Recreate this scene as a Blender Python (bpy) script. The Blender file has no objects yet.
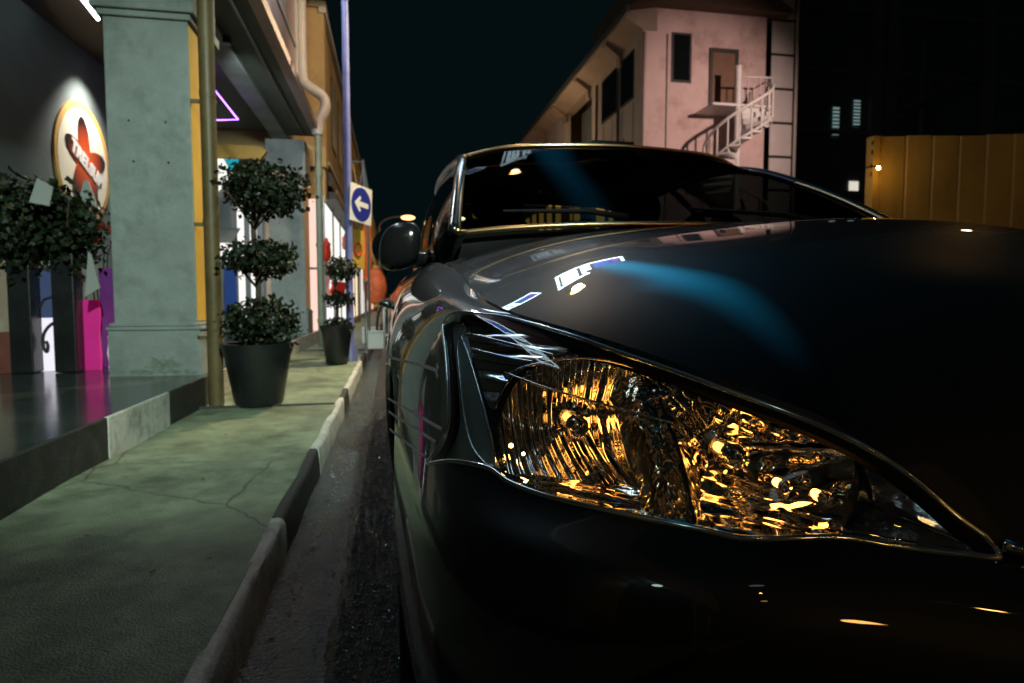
import bpy, bmesh, math, random
import numpy as np
from mathutils import Vector, Matrix
from mathutils.geometry import delaunay_2d_cdt

random.seed(7)
rng = np.random.default_rng(7)
scene = bpy.context.scene
COL = scene.collection
R = math.radians

# ------------------------------------------------------------------ camera
CAM_H, YAW, PITCH, FPX = 0.80, 10.6, -3.7, 640.0
cam_data = bpy.data.cameras.new("camera")
cam = bpy.data.objects.new("camera", cam_data)
COL.objects.link(cam)
cam.location = (0, 0, CAM_H)
cam.rotation_euler = (R(90 + PITCH), 0, R(-YAW))
cam_data.sensor_width = 36.0
cam_data.lens = FPX / 1024 * 36.0
cam_data.clip_start = 0.02
cam_data.clip_end = 2000
cam_data.dof.use_dof = True
cam_data.dof.focus_distance = 0.72
cam_data.dof.aperture_fstop = 9.0
scene.camera = cam
RM = np.array(cam.rotation_euler.to_matrix())
CP = np.array([0, 0, CAM_H])

def ray(px, py):
    d = RM @ np.array([(px - 512) / FPX, -(py - 341.5) / FPX, -1.0])
    return d

def atY(px, py, Y):
    d = ray(px, py); return CP + d * (Y / d[1])

def atX(px, py, X):
    d = ray(px, py); return CP + d * (X / d[0])

def atZ(px, py, Z):
    d = ray(px, py); return CP + d * ((Z - CAM_H) / d[2])

def proj(P):
    P = np.asarray(P, float)
    q = (P - CP) @ RM
    dep = -q[..., 2]
    dep = np.where(np.abs(dep) < 1e-6, 1e-6, dep)
    return np.stack([512 + FPX * q[..., 0] / dep, 341.5 - FPX * q[..., 1] / dep, dep], -1)

# --------------------------------------------------------------- materials
M = {}

def mat(name, col, rough=.5, metal=0., var=0., vscale=3., bump=0., bscale=30., spec=.5,
        coat=0., coat_r=.03, emis=None, estr=0., stretch=(1, 1, 1), dirt=None, dirt_amt=.5, dscale=1.2, detail=6):
    m = bpy.data.materials.new(name); m.use_nodes = True
    nt = m.node_tree; N = nt.nodes; L = nt.links
    b = N['Principled BSDF']
    c4 = (*col, 1)
    b.inputs['Base Color'].default_value = c4
    b.inputs['Roughness'].default_value = rough
    b.inputs['Metallic'].default_value = metal
    b.inputs['Specular IOR Level'].default_value = spec
    b.inputs['Coat Weight'].default_value = coat
    b.inputs['Coat Roughness'].default_value = coat_r
    if emis:
        b.inputs['Emission Color'].default_value = (*emis, 1)
        b.inputs['Emission Strength'].default_value = estr
    if var or bump or dirt:
        tc = N.new('ShaderNodeTexCoord'); mp = N.new('ShaderNodeMapping')
        mp.inputs['Scale'].default_value = stretch
        L.new(tc.outputs['Object'], mp.inputs['Vector'])
    out = None
    if var:
        n = N.new('ShaderNodeTexNoise'); n.inputs['Scale'].default_value = vscale
        n.inputs['Detail'].default_value = detail; n.inputs['Roughness'].default_value = .65
        L.new(mp.outputs[0], n.inputs['Vector'])
        mx = N.new('ShaderNodeMix'); mx.data_type = 'RGBA'
        mx.inputs[6].default_value = (*[max(0, c * (1 - var)) for c in col], 1)
        mx.inputs[7].default_value = (*[min(1, c * (1 + var)) for c in col], 1)
        cr = N.new('ShaderNodeMapRange'); cr.inputs[1].default_value = .3; cr.inputs[2].default_value = .7
        L.new(n.outputs['Fac'], cr.inputs[0]); L.new(cr.outputs[0], mx.inputs[0])
        out = mx.outputs[2]
        rr = N.new('ShaderNodeMapRange')
        rr.inputs[3].default_value = max(.02, rough * .8); rr.inputs[4].default_value = min(1, rough * 1.2)
        L.new(n.outputs['Fac'], rr.inputs[0]); L.new(rr.outputs[0], b.inputs['Roughness'])
    if dirt:
        n2 = N.new('ShaderNodeTexNoise'); n2.inputs['Scale'].default_value = dscale
        n2.inputs['Detail'].default_value = 9; n2.inputs['Roughness'].default_value = .7
        L.new(mp.outputs[0], n2.inputs['Vector'])
        cr2 = N.new('ShaderNodeMapRange'); cr2.inputs[1].default_value = .48; cr2.inputs[2].default_value = .66
        cr2.inputs[4].default_value = dirt_amt
        L.new(n2.outputs['Fac'], cr2.inputs[0])
        mx2 = N.new('ShaderNodeMix'); mx2.data_type = 'RGBA'
        L.new(cr2.outputs[0], mx2.inputs[0])
        if out: L.new(out, mx2.inputs[6])
        else: mx2.inputs[6].default_value = c4
        mx2.inputs[7].default_value = (*dirt, 1)
        out = mx2.outputs[2]
    if out: L.new(out, b.inputs['Base Color'])
    if bump:
        n3 = N.new('ShaderNodeTexNoise'); n3.inputs['Scale'].default_value = bscale
        n3.inputs['Detail'].default_value = 5
        L.new(mp.outputs[0], n3.inputs['Vector'])
        bp = N.new('ShaderNodeBump'); bp.inputs['Strength'].default_value = bump
        bp.inputs['Distance'].default_value = .02
        L.new(n3.outputs['Fac'], bp.inputs['Height']); L.new(bp.outputs[0], b.inputs['Normal'])
    M[name] = m
    return m

def emit(name, col, strength):
    m = bpy.data.materials.new(name); m.use_nodes = True
    nt = m.node_tree; nt.nodes.clear()
    o = nt.nodes.new('ShaderNodeOutputMaterial'); e = nt.nodes.new('ShaderNodeEmission')
    e.inputs[0].default_value = (*col, 1); e.inputs[1].default_value = strength
    nt.links.new(e.outputs[0], o.inputs[0]); M[name] = m
    return m

def glass(name, tint, rough=.01, ior=1.5, boost=1.0):
    """a pane: what is behind shows tinted, the surface mirrors by Fresnel"""
    m = bpy.data.materials.new(name); m.use_nodes = True
    nt = m.node_tree; nt.nodes.clear(); N = nt.nodes; L = nt.links
    o = N.new('ShaderNodeOutputMaterial'); t = N.new('ShaderNodeBsdfTransparent'); g = N.new('ShaderNodeBsdfGlossy')
    f = N.new('ShaderNodeFresnel'); ge = N.new('ShaderNodeNewGeometry'); mr = N.new('ShaderNodeMapRange')
    mr.inputs[3].default_value = ior; mr.inputs[4].default_value = 1/ior     # same mirror strength from both sides of the pane
    L.new(ge.outputs['Backfacing'], mr.inputs[0]); L.new(mr.outputs[0], f.inputs[0])
    mx = N.new('ShaderNodeMixShader')
    t.inputs[0].default_value = (*tint, 1); g.inputs['Roughness'].default_value = rough
    mm = N.new('ShaderNodeMath'); mm.operation = 'MULTIPLY'; mm.inputs[1].default_value = boost; mm.use_clamp = True
    L.new(f.outputs[0], mm.inputs[0])
    L.new(mm.outputs[0], mx.inputs[0]); L.new(t.outputs[0], mx.inputs[1]); L.new(g.outputs[0], mx.inputs[2])
    L.new(mx.outputs[0], o.inputs[0]); M[name] = m
    return m

# ------------------------------------------------------------ mesh builder
def nrm(v):
    v = np.asarray(v, float); return v / (np.linalg.norm(v) + 1e-12)

class MB:
    def __init__(s): s.v = []; s.f = []
    def add(s, vs, fs):
        k = len(s.v); s.v += [tuple(map(float, p)) for p in vs]; s.f += [tuple(i + k for i in f) for f in fs]; return s
    def box(s, x0, x1, y0, y1, z0, z1):
        return s.add([(x0,y0,z0),(x1,y0,z0),(x1,y1,z0),(x0,y1,z0),(x0,y0,z1),(x1,y0,z1),(x1,y1,z1),(x0,y1,z1)],
                     [(3,2,1,0),(4,5,6,7),(0,1,5,4),(1,2,6,5),(2,3,7,6),(3,0,4,7)])
    def obox(s, c, ax, ay, az):
        """box by centre and three half-axis vectors"""
        c, ax, ay, az = map(lambda q: np.asarray(q, float), (c, ax, ay, az))
        vs = [c + i*ax + j*ay + k*az for k in (-1,1) for j in (-1,1) for i in (-1,1)]
        fs = [(0,2,3,1),(4,5,7,6),(0,1,5,4),(2,6,7,3),(0,4,6,2),(1,3,7,5)]
        if np.dot(np.cross(ax, ay), az) < 0: fs = [f[::-1] for f in fs]
        return s.add(vs, fs)
    def bar(s, p0, p1, w, h=None, up=(0,0,1)):
        p0 = np.asarray(p0, float); p1 = np.asarray(p1, float); h = h or w
        d = p1 - p0; t = nrm(d)
        a = np.cross(t, up)
        if np.linalg.norm(a) < 1e-5: a = np.cross(t, (1, 0, 0))
        a = nrm(a); b = np.cross(a, t)
        return s.obox((p0 + p1) / 2, d / 2, a * w / 2, b * h / 2)
    def tube(s, pts, r, n=10, closed=False, cap=True):
        pts = [np.asarray(p, float) for p in pts]; K = len(pts)
        rs = r if hasattr(r, '__len__') else [r] * K
        ref = None; vs = []
        for i in range(K):
            if closed: t = pts[(i+1) % K] - pts[i-1]
            else: t = pts[min(i+1, K-1)] - pts[max(i-1, 0)]
            t = nrm(t)
            if ref is None:
                ref = np.cross(t, (0,0,1)) if abs(t[2]) < .9 else np.cross(t, (1,0,0))
            a = nrm(ref - t * np.dot(ref, t)); ref = a; b = np.cross(t, a)
            for j in range(n):
                th = 2*math.pi*j/n
                vs.append(pts[i] + rs[i]*(math.cos(th)*a + math.sin(th)*b))
        fs = []
        for i in range(K if closed else K-1):
            for j in range(n):
                i2 = (i+1) % K
                fs.append((i*n+j, i*n+(j+1) % n, i2*n+(j+1) % n, i2*n+j))
        if cap and not closed:
            fs.append(tuple(range(n))[::-1]); fs.append(tuple((K-1)*n+j for j in range(n)))
        return s.add(vs, fs)
    def lathe(s, prof, c=(0,0,0), axis=(0,0,1), n=32, cap=True):
        """prof: list of (radius, height along axis)"""
        ax = nrm(axis); a = np.cross(ax, (1,0,0)) if abs(ax[0]) < .9 else np.cross(ax, (0,1,0))
        a = nrm(a); b = np.cross(ax, a); c = np.asarray(c, float)
        vs = [c + ax*h + r*(math.cos(2*math.pi*j/n)*a + math.sin(2*math.pi*j/n)*b) for r, h in prof for j in range(n)]
        fs = []
        for i in range(len(prof)-1):
            for j in range(n):
                fs.append((i*n+j, i*n+(j+1) % n, (i+1)*n+(j+1) % n, (i+1)*n+j))
        if cap:
            fs.append(tuple(range(n))[::-1]); k = (len(prof)-1)*n; fs.append(tuple(k+j for j in range(n)))
        return s.add(vs, fs)
    def prism(s, poly, o, ex, ey, ez):
        """polygon (u,v) in plane o + u ex + v ey, extruded by ez"""
        o, ex, ey, ez = map(lambda q: np.asarray(q, float), (o, ex, ey, ez)); n = len(poly)
        a = [o + u*ex + v*ey for u, v in poly]; b = [p + ez for p in a]
        fs = [tuple(range(n))[::-1], tuple(range(n, 2*n))]
        fs += [(i, (i+1) % n, n+(i+1) % n, n+i) for i in range(n)]
        return s.add(a + b, fs)
    def grid(s, G, closed_u=False):
        G = np.asarray(G); n, m = G.shape[:2]
        fs = []
        for i in range(n if closed_u else n-1):
            for j in range(m-1):
                i2 = (i+1) % n
                fs.append((i*m+j, i2*m+j, i2*m+j+1, i*m+j+1))
        return s.add(G.reshape(-1, 3), fs)
    def build(s, name, m, parent=None, smooth=False, bevel=0., loc=None, kind=None, autosmooth=None):
        me = bpy.data.meshes.new(name)
        off = np.array(root_loc(parent)) if parent is not None else np.array(loc if loc is not None else (0,0,0), float)
        V = np.array(s.v) - off
        me.from_pydata(V.tolist(), [], s.f)
        me.materials.append(m if not isinstance(m, str) else M[m])
        bm = bmesh.new(); bm.from_mesh(me)
        bmesh.ops.recalc_face_normals(bm, faces=bm.faces[:])
        bm.to_mesh(me); bm.free()
        if smooth:
            me.polygons.foreach_set('use_smooth', [True]*len(me.polygons))
            if autosmooth: me.set_sharp_from_angle(angle=R(autosmooth))
        o = bpy.data.objects.new(name, me); COL.objects.link(o)
        if parent is not None: o.parent = parent
        else: o.location = off
        if bevel:
            b = o.modifiers.new('bevel', 'BEVEL'); b.width = bevel; b.segments = 2; b.limit_method = 'ANGLE'
        if kind: o['kind'] = kind
        return o

def root_loc(o):
    p = Vector((0,0,0))
    while o is not None:
        p = p + o.location; o = o.parent
    return tuple(p)

def tag(o, label, cat, group=None):
    o['label'] = label; o['category'] = cat
    if group: o['group'] = group
    return o

def thing(name, loc, label, cat, group=None):
    o = bpy.data.objects.new(name, None); COL.objects.link(o)
    o.location = tuple(map(float, loc)); o.empty_display_size = .1
    return tag(o, label, cat, group)

def copy_tree(o, parent=None):
    c = o.copy(); COL.objects.link(c)
    if parent is not None: c.parent = parent
    for ch in list(o.children): copy_tree(ch, c)
    return c

def text_mesh(txt, size, o, ex, ey, depth=.004, align='CENTER', bold=0.):
    cu = bpy.data.curves.new('lettering', 'FONT'); cu.body = txt; cu.size = size
    cu.align_x = align; cu.align_y = 'CENTER'; cu.extrude = depth/2; cu.offset = bold; cu.resolution_u = 3
    ob = bpy.data.objects.new('lettering', cu); COL.objects.link(ob)
    bpy.context.view_layer.update()
    me = ob.evaluated_get(bpy.context.evaluated_depsgraph_get()).to_mesh()
    o, ex, ey = np.asarray(o, float), nrm(ex), nrm(ey); ez = np.cross(ex, ey)
    vs = [o + v.co.x*ex + v.co.y*ey + v.co.z*ez for v in me.vertices]
    fs = [tuple(p.vertices) for p in me.polygons]
    ob.to_mesh_clear(); bpy.data.objects.remove(ob); bpy.data.curves.remove(cu)
    mb = MB(); mb.add(vs, fs); return mb

def set_normals(ob, normals):
    me = ob.data
    me.polygons.foreach_set('use_smooth', [True]*len(me.polygons))
    me.normals_split_custom_set_from_vertices([tuple(n) for n in normals])

def smooth_curve(pts, n, closed=False):
    """Catmull-Rom resample"""
    P = np.asarray(pts, float); K = len(P); out = []
    segs = K if closed else K-1
    for i in range(segs):
        if closed: p0, p1, p2, p3 = P[i-1], P[i], P[(i+1) % K], P[(i+2) % K]
        else: p0, p1, p2, p3 = P[max(i-1,0)], P[i], P[i+1], P[min(i+2,K-1)]
        k = max(1, int(round(n/segs)))
        for j in range(k):
            t = j/k
            out.append(.5*((2*p1)+(-p0+p2)*t+(2*p0-5*p1+4*p2-p3)*t*t+(-p0+3*p1-3*p2+p3)*t**3))
    if not closed: out.append(P[-1])
    return np.array(out)

def inside(poly, pts):
    poly = np.asarray(poly); pts = np.asarray(pts); x, y = pts[:,0], pts[:,1]
    r = np.zeros(len(pts), bool); n = len(poly); j = n-1
    for i in range(n):
        xi, yi = poly[i]; xj, yj = poly[j]
        c = ((yi > y) != (yj > y)) & (x < (xj-xi)*(y-yi)/((yj-yi) if abs(yj-yi) > 1e-15 else 1e-15)+xi)
        r ^= c; j = i
    return r

def dist_poly(poly, pts):
    poly = np.asarray(poly, float); d = np.full(len(pts), 1e9)
    for i in range(len(poly)):
        a = poly[i]; b = poly[(i+1) % len(poly)]; ab = b-a
        t = np.clip(((pts-a) @ ab)/(ab @ ab+1e-15), 0, 1)
        d = np.minimum(d, np.linalg.norm(pts-(a+t[:,None]*ab), axis=1))
    return d

def resample(poly, step):
    poly = np.asarray(poly, float); out = []
    for i in range(len(poly)):
        a = poly[i]; b = poly[(i+1) % len(poly)]; k = max(1, int(np.linalg.norm(b-a)/step))
        for j in range(k): out.append(a+(b-a)*j/k)
    return np.array(out)

def cdt(outer, holes, step, bstep=None):
    """triangulate a polygon with holes on a regular grid; -> pts, tris"""
    bstep = bstep or step
    loops = [resample(outer, bstep)]+[resample(h, bstep) for h in holes]
    lo = np.min(loops[0], 0); hi = np.max(loops[0], 0)
    gx = np.arange(lo[0], hi[0]+step, step); gy = np.arange(lo[1], hi[1]+step, step)
    G = np.array([(x+(step/2 if k % 2 else 0), y) for k, y in enumerate(gy) for x in gx])
    keep = inside(loops[0], G) & (dist_poly(loops[0], G) > step*.45)
    for h in loops[1:]: keep &= ~inside(h, G) & (dist_poly(h, G) > step*.45)
    G = G[keep]
    pts = []; edges = []
    for lp in loops:
        k = len(pts); pts += lp.tolist(); n = len(lp)
        edges += [(k+i, k+(i+1) % n) for i in range(n)]
    pts += G.tolist()
    v, e, f, *_ = delaunay_2d_cdt([Vector(p) for p in pts], edges, [], 0, 1e-7)
    v = np.array([tuple(p) for p in v]); f = np.array([tuple(t) for t in f if len(t) == 3])
    c = v[f].mean(1)
    k = inside(loops[0], c)
    for h in loops[1:]: k &= ~inside(h, c)
    return v, f[k]

class Surf:
    """tensor-product natural cubic spline through a control net P[N,M,3]"""
    def __init__(s, P):
        s.P = np.asarray(P, float); N, K = s.P.shape[:2]
        du = np.linalg.norm(np.diff(s.P, axis=0), axis=2).mean(1); dv = np.linalg.norm(np.diff(s.P, axis=1), axis=2).mean(0)
        s.u = np.concatenate([[0], np.cumsum(du)]); s.v = np.concatenate([[0], np.cumsum(dv)])
        s.mu, s.mv = s.second(s.u), s.second(s.v)
    @staticmethod
    def second(x):
        n = len(x); A = np.eye(n); B = np.zeros((n, n))
        for i in range(1, n-1):
            h0, h1 = x[i]-x[i-1], x[i+1]-x[i]
            A[i,i-1:i+2] = h0/6, (h0+h1)/3, h1/6
            B[i,i-1:i+2] = 1/h0, -1/h0-1/h1, 1/h1
        return np.linalg.solve(A, B)
    @staticmethod
    def basis(x, M2, t):
        t = np.clip(np.asarray(t, float), x[0], x[-1]); i = np.clip(np.searchsorted(x, t)-1, 0, len(x)-2)
        h = x[i+1]-x[i]; a = (x[i+1]-t)/h; b = (t-x[i])/h
        W = np.zeros((len(t), len(x))); k = np.arange(len(t))
        W[k,i] += a; W[k,i+1] += b
        W += ((a**3-a)*h*h/6)[:,None]*M2[i]+((b**3-b)*h*h/6)[:,None]*M2[i+1]
        return W
    def at(s, u, v):
        u = np.atleast_1d(u); v = np.atleast_1d(v)
        return np.einsum('kn,nmc,km->kc', s.basis(s.u, s.mu, u), s.P, s.basis(s.v, s.mv, v), optimize=True)
    def normal(s, u, v, ref=None):
        e = 1e-4; u = np.atleast_1d(u); v = np.atleast_1d(v)
        uu = np.clip(u, s.u[0]+e, s.u[-1]-e); vv = np.clip(v, s.v[0]+e, s.v[-1]-e)
        n = np.cross(s.at(uu+e, vv)-s.at(uu-e, vv), s.at(uu, vv+e)-s.at(uu, vv-e))
        n /= np.linalg.norm(n, axis=1)[:,None]+1e-15
        return n

def surf_patch(name, S, outer, holes, step, m, parent, off=0., flip=1., bstep=None, thick=0.):
    """part of a spline surface inside a parameter polygon, with true surface normals; thick adds a turned-in rim"""
    v, f = cdt(outer, holes, step, bstep)
    n = S.normal(v[:,0], v[:,1])*flip
    P = S.at(v[:,0], v[:,1])+n*off
    fs = f.tolist(); nn = n
    # orient
    a = np.cross(P[f[:,1]]-P[f[:,0]], P[f[:,2]]-P[f[:,0]])
    sgn = np.einsum('ij,ij->i', a, n[f[:,0]])
    fs = [t if q > 0 else t[::-1] for t, q in zip(fs, sgn)]
    V = P
    if thick:
        cnt = {}
        for t in fs:
            for i in range(3):
                e = (t[i], t[(i+1) % 3]); cnt[e] = cnt.get(e, 0)+1
        bnd = [e for e in cnt if (e[1], e[0]) not in cnt]
        idx = sorted({i for e in bnd for i in e}); mp = {i: len(V)+k for k, i in enumerate(idx)}
        V = np.concatenate([V, P[idx]-n[idx]*thick]); nn = np.concatenate([nn, n[idx]])
        fs += [(e[1], e[0], mp[e[0]], mp[e[1]]) for e in bnd]
    me = bpy.data.meshes.new(name); me.from_pydata((V-np.array(root_loc(parent))).tolist(), [], fs)
    me.materials.append(M[m] if isinstance(m, str) else m)
    ob = bpy.data.objects.new(name, me); COL.objects.link(ob); ob.parent = parent
    set_normals(ob, nn)
    return ob
# =========================================================================
# THE CAR
# =========================================================================
CX = .88
mat('car_paint', (.010, .016, .020), rough=.42, metal=.55, coat=1., coat_r=.012, var=.12, vscale=900, spec=.4)
mat('car_black', (.006, .006, .007), rough=.45)
mat('car_rubber', (.012, .012, .012), rough=.8, var=.3, vscale=40, bump=.1)
mat('car_gap', (.002, .002, .002), rough=.9)
mat('car_trim', (.008, .008, .009), rough=.18, spec=.5)
mat('car_chrome', (.75, .76, .78), rough=.06, metal=1.)
mat('bezel_chrome', (.55, .58, .62), rough=.13, metal=1., bump=.25, bscale=26)
mat('lamp_body', (.022, .028, .028), rough=.16, spec=.6, bump=.25, bscale=40)
mat('trim_gold_glint', (1., .66, .34), rough=.30, metal=1.)  # gold tint stands in for warm lamp glints
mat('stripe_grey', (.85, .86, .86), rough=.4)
mat('cabin_cloth', (.012, .012, .013), rough=.9, var=.3, vscale=60)
mat('rim_alloy', (.35, .36, .38), rough=.25, metal=1., var=.1)
mat('tail_red', (.25, .01, .01), rough=.15, coat=1.)
glass('car_window', (.12, .14, .14), rough=.004, boost=1.0)
glass('windscreen', (.20, .23, .22), rough=.004, boost=.065)
glass('lens', (.93, .95, .95), rough=.006, ior=1.5, boost=1.1)
glass('bulb_glass', (.85, .85, .85), rough=.01, boost=1.6)
mat('lens_edge', (.75, .85, .86), rough=.12, metal=.9, coat=1.)
mat('lens_sheen', (.42, .58, .58), rough=.28, metal=.5, bump=.08, bscale=60)  # pale teal colour stands in for reflected sheen
mat('ledge_chrome', (.8, .83, .85), rough=.14, metal=1.)

def flute_chrome(name, scale, dist, strength, wave=True, tint=(.86, .84, .80), rough=.035, nscale=22, axis='X', amp=1., namp=1., stretch=None):
    m = bpy.data.materials.new(name); m.use_nodes = True; nt = m.node_tree; N = nt.nodes; L = nt.links
    b = N['Principled BSDF']; b.inputs['Base Color'].default_value = (*tint, 1); b.inputs['Metallic'].default_value = 1
    b.inputs['Roughness'].default_value = rough
    tc = N.new('ShaderNodeTexCoord')
    n = N.new('ShaderNodeTexNoise'); n.inputs['Scale'].default_value = nscale; n.inputs['Detail'].default_value = 2
    if stretch:
        mp_ = N.new('ShaderNodeMapping'); mp_.inputs['Scale'].default_value = stretch; L.new(tc.outputs['Object'], mp_.inputs[0]); L.new(mp_.outputs[0], n.inputs['Vector'])
    else: L.new(tc.outputs['Object'], n.inputs['Vector'])
    h = n.outputs['Fac']
    if wave:
        w = N.new('ShaderNodeTexWave'); w.wave_type = 'BANDS'; w.bands_direction = axis
        w.inputs['Scale'].default_value = scale; w.inputs['Distortion'].default_value = .25; w.inputs['Detail'].default_value = 0
        w.inputs['Detail Scale'].default_value = 2.
        L.new(tc.outputs['Object'], w.inputs['Vector'])
        a0 = N.new('ShaderNodeMath'); a0.operation = 'MULTIPLY'; a0.inputs[1].default_value = namp; L.new(n.outputs['Fac'], a0.inputs[0])
        a = N.new('ShaderNodeMath'); a.operation = 'MULTIPLY_ADD'; a.inputs[1].default_value = amp
        L.new(w.outputs['Fac'], a.inputs[0]); L.new(a0.outputs[0], a.inputs[2]); h = a.outputs[0]
    bp = N.new('ShaderNodeBump'); bp.inputs['Strength'].default_value = strength; bp.inputs['Distance'].default_value = dist
    L.new(h, bp.inputs['Height']); L.new(bp.outputs[0], b.inputs['Normal'])
    M[name] = m
flute_chrome('reflector_fluted', 26, .0045, 1., nscale=7, amp=1., namp=.35, rough=.03)
flute_chrome('reflector_facet', 11, .008, 1., nscale=15, amp=.4, namp=2.1, axis='DIAGONAL', rough=.035)
flute_chrome('reflector_brushed', 22, .006, 1., wave=False, nscale=30, rough=.09, tint=(.9, .78, .55), stretch=(2.6, 2.6, .55))
flute_chrome('signal_chrome', 15, .0035, 1., nscale=16, amp=.8, namp=1.0, axis='Z', rough=.08, tint=(.85, .9, .95))
emit('amber_glow', (1., .38, .06), 11.); emit('amber_spot', (1., .50, .10), 40.)  # amber emitters added inside the unlit headlight for its gold streaks

car = thing('parked_car', (CX, 2.6, 0), 'dark blue-grey saloon car parked at the kerb, filling the right foreground', 'car')

# ---- control net of the body side, wrapped right round the car ----------
half = [
 # rear centre, rear corner
 [(.88,4.86,1.02),(.88,4.90,.95),(.88,4.93,.82),(.88,4.96,.68),(.88,4.97,.5),(.88,4.95,.35),(.88,4.9,.2)],
 [(.42,4.80,1.01),(.40,4.84,.945),(.37,4.88,.82),(.35,4.91,.68),(.35,4.92,.5),(.36,4.90,.35),(.38,4.86,.2)],
 [(.22,4.55,1.0),(.13,4.60,.935),(.07,4.62,.81),(.05,4.63,.68),(.05,4.64,.5),(.06,4.62,.35),(.09,4.58,.2)],
 [(.16,4.1,.985),(.08,4.1,.925),(.02,4.1,.80),(.0,4.1,.68),(.0,4.1,.5),(.015,4.1,.35),(.045,4.1,.2)],
 [(.13,3.2,.955),(.055,3.2,.90),(.0,3.2,.785),(-.012,3.2,.665),(-.01,3.2,.5),(.01,3.2,.35),(.035,3.2,.2)],
 [(.12,2.2,.925),(.05,2.2,.872),(-.005,2.2,.765),(-.015,2.2,.655),(-.012,2.2,.5),(.005,2.2,.35),(.03,2.2,.2)],
 [(.13,1.7,.897),(.056,1.7,.848),(-.004,1.7,.748),(-.015,1.7,.645),(-.014,1.7,.5),(.0,1.7,.35),(.025,1.7,.2)],
 [(.138,1.25,.845),(.068,1.25,.812),(.004,1.25,.715),(-.012,1.25,.62),(-.012,1.25,.5),(.003,1.25,.35),(.03,1.25,.2)],
 [(.148,.88,.787),(.098,.91,.772),(.047,.86,.66),(.022,.845,.585),(.010,.835,.5),(.014,.84,.35),(.042,.86,.2)],
 [(.24,.69,.752),(.185,.65,.702),(.122,.605,.612),(.094,.577,.577),(.080,.56,.5),(.085,.565,.35),(.12,.60,.2)],
 [(.335,.565,.712),(.292,.533,.667),(.25,.50,.611),(.226,.466,.577),(.21,.448,.5),(.215,.453,.35),(.24,.48,.2)],
 [(.435,.475,.654),(.416,.468,.632),(.395,.458,.606),(.378,.427,.576),(.37,.402,.5),(.372,.404,.35),(.387,.43,.2)],
 [(.49,.44,.600),(.488,.437,.595),(.485,.431,.588),(.476,.405,.57),(.47,.374,.5),(.472,.374,.35),(.478,.40,.2)],
 [(.66,.392,.594),(.66,.389,.589),(.66,.383,.581),(.66,.36,.565),(.66,.332,.5),(.66,.332,.35),(.66,.36,.2)],
 [(.88,.375,.60),(.88,.372,.595),(.88,.367,.587),(.88,.345,.57),(.88,.315,.5),(.88,.315,.35),(.88,.345,.2)],
]
half = np.array(half)
mir = half[:-1][::-1].copy(); mir[...,0] = 2*CX-mir[...,0]
BODY = Surf(np.concatenate([half, mir]))
U = BODY.u; V = BODY.v; UM = U[14]; UT = U[-1]; VB = V[-1]
FL = 1.
_n = BODY.normal([U[5]], [V[3]])[0]
FL = 1. if _n[0] < 0 else -1.
# dense samples of the left half for inverse look-ups
_gu = np.linspace(U[3], UM, 420); _gv = np.linspace(0, VB, 140)
_GU, _GV = [a.ravel() for a in np.meshgrid(_gu, _gv, indexing='ij')]
_GP = BODY.at(_GU, _GV); _GN = BODY.normal(_GU, _GV)*FL; _GX = proj(_GP)
_front = np.einsum('ij,ij->i', CP-_GP, _GN) > 0

def uv_px(px, py):
    """body parameters of the visible point under a pixel"""
    d = (_GX[:,0]-px)**2+(_GX[:,1]-py)**2+np.where(_front, 0, 1e6)
    k = np.argmin(d); u, v = _GU[k], _GV[k]
    for _ in range(8):
        q = proj(BODY.at([u, u+1e-4, u], [v, v, v+1e-4]))[:,:2]
        J = np.stack([(q[1]-q[0])/1e-4, (q[2]-q[0])/1e-4], 1)
        try: st = np.linalg.lstsq(J, np.array([px, py])-q[0], rcond=1e-3)[0]
        except Exception: break
        st = np.clip(st, -.03, .03)
        u = np.clip(u+st[0], 0, UM); v = np.clip(v+st[1], 0, VB)
    return np.array([u, v])

def uv_yz(Y, Z):
    sel = _GP[:,0] < .3
    d = (_GP[:,1]-Y)**2+(_GP[:,2]-Z)**2+np.where(sel, 0, 9); k = np.argmin(d)
    return np.array([_GU[k], _GV[k]])

def mirror_uv(poly): return np.array([(UT-u, v) for u, v in poly])

# ---- headlight outline ----------------------------------------------------
lens_px = [(455,313),(447,318),(443,327),(445,345),(447,370),(448,395),(448,420),(444,438),(436,452),(428,463),
           (445,461),(462,462),(489,468),(508,481),(548,496),(603,509),(654,520),(700,529),(741,538),(790,538),(840,537),
           (885,544),(926,550),(965,554),(1000,556),(985,536),(967,518),(938,493),(910,472),(869,449),(840,430),(782,406),(746,393),(720,380),(676,365),
           (610,349),(566,329),(511,318),(480,314)]
lens_uv = np.array([uv_px(*p) for p in lens_px])
lens_uv[:,1] = np.maximum(lens_uv[:,1], .006)
lens_uv = smooth_curve(lens_uv, 39*4, closed=True)
lens_uv[:,1] = np.maximum(lens_uv[:,1], .004)

def offset_curve(uvs, off):
    uvs = np.asarray(uvs); return BODY.at(uvs[:,0], uvs[:,1])+BODY.normal(uvs[:,0], uvs[:,1])*FL*off

# ---- wheel arches -----------------------------------------------------------
WY = (1.27, 3.92); WZ, WR, AR = .315, .315, .36
def arch_uv(Y0):
    pts = [(Y0+AR*math.cos(a), WZ+AR*math.sin(a)) for a in np.linspace(R(-12), R(192), 34)]
    out = np.array([uv_yz(y, z) for y, z in pts])
    return out


# ---- side and front panels ----------------------------------------------------
u_of = lambda Y: uv_yz(Y, .6)[0]
uA, uD1, uD2 = u_of(1.98), u_of(2.98), u_of(3.50)
g = .0022
JT, TIP, IIN, AI = 9*4, 24*4, 37*4, 27
a1, a2 = arch_uv(WY[0]), arch_uv(WY[1])
T = lambda q: [tuple(p) for p in q]
joint = T(smooth_curve([a1[AI], a1[AI]*.55+lens_uv[JT]*.45+np.array([0, .015]), lens_uv[JT]], 8))

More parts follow.
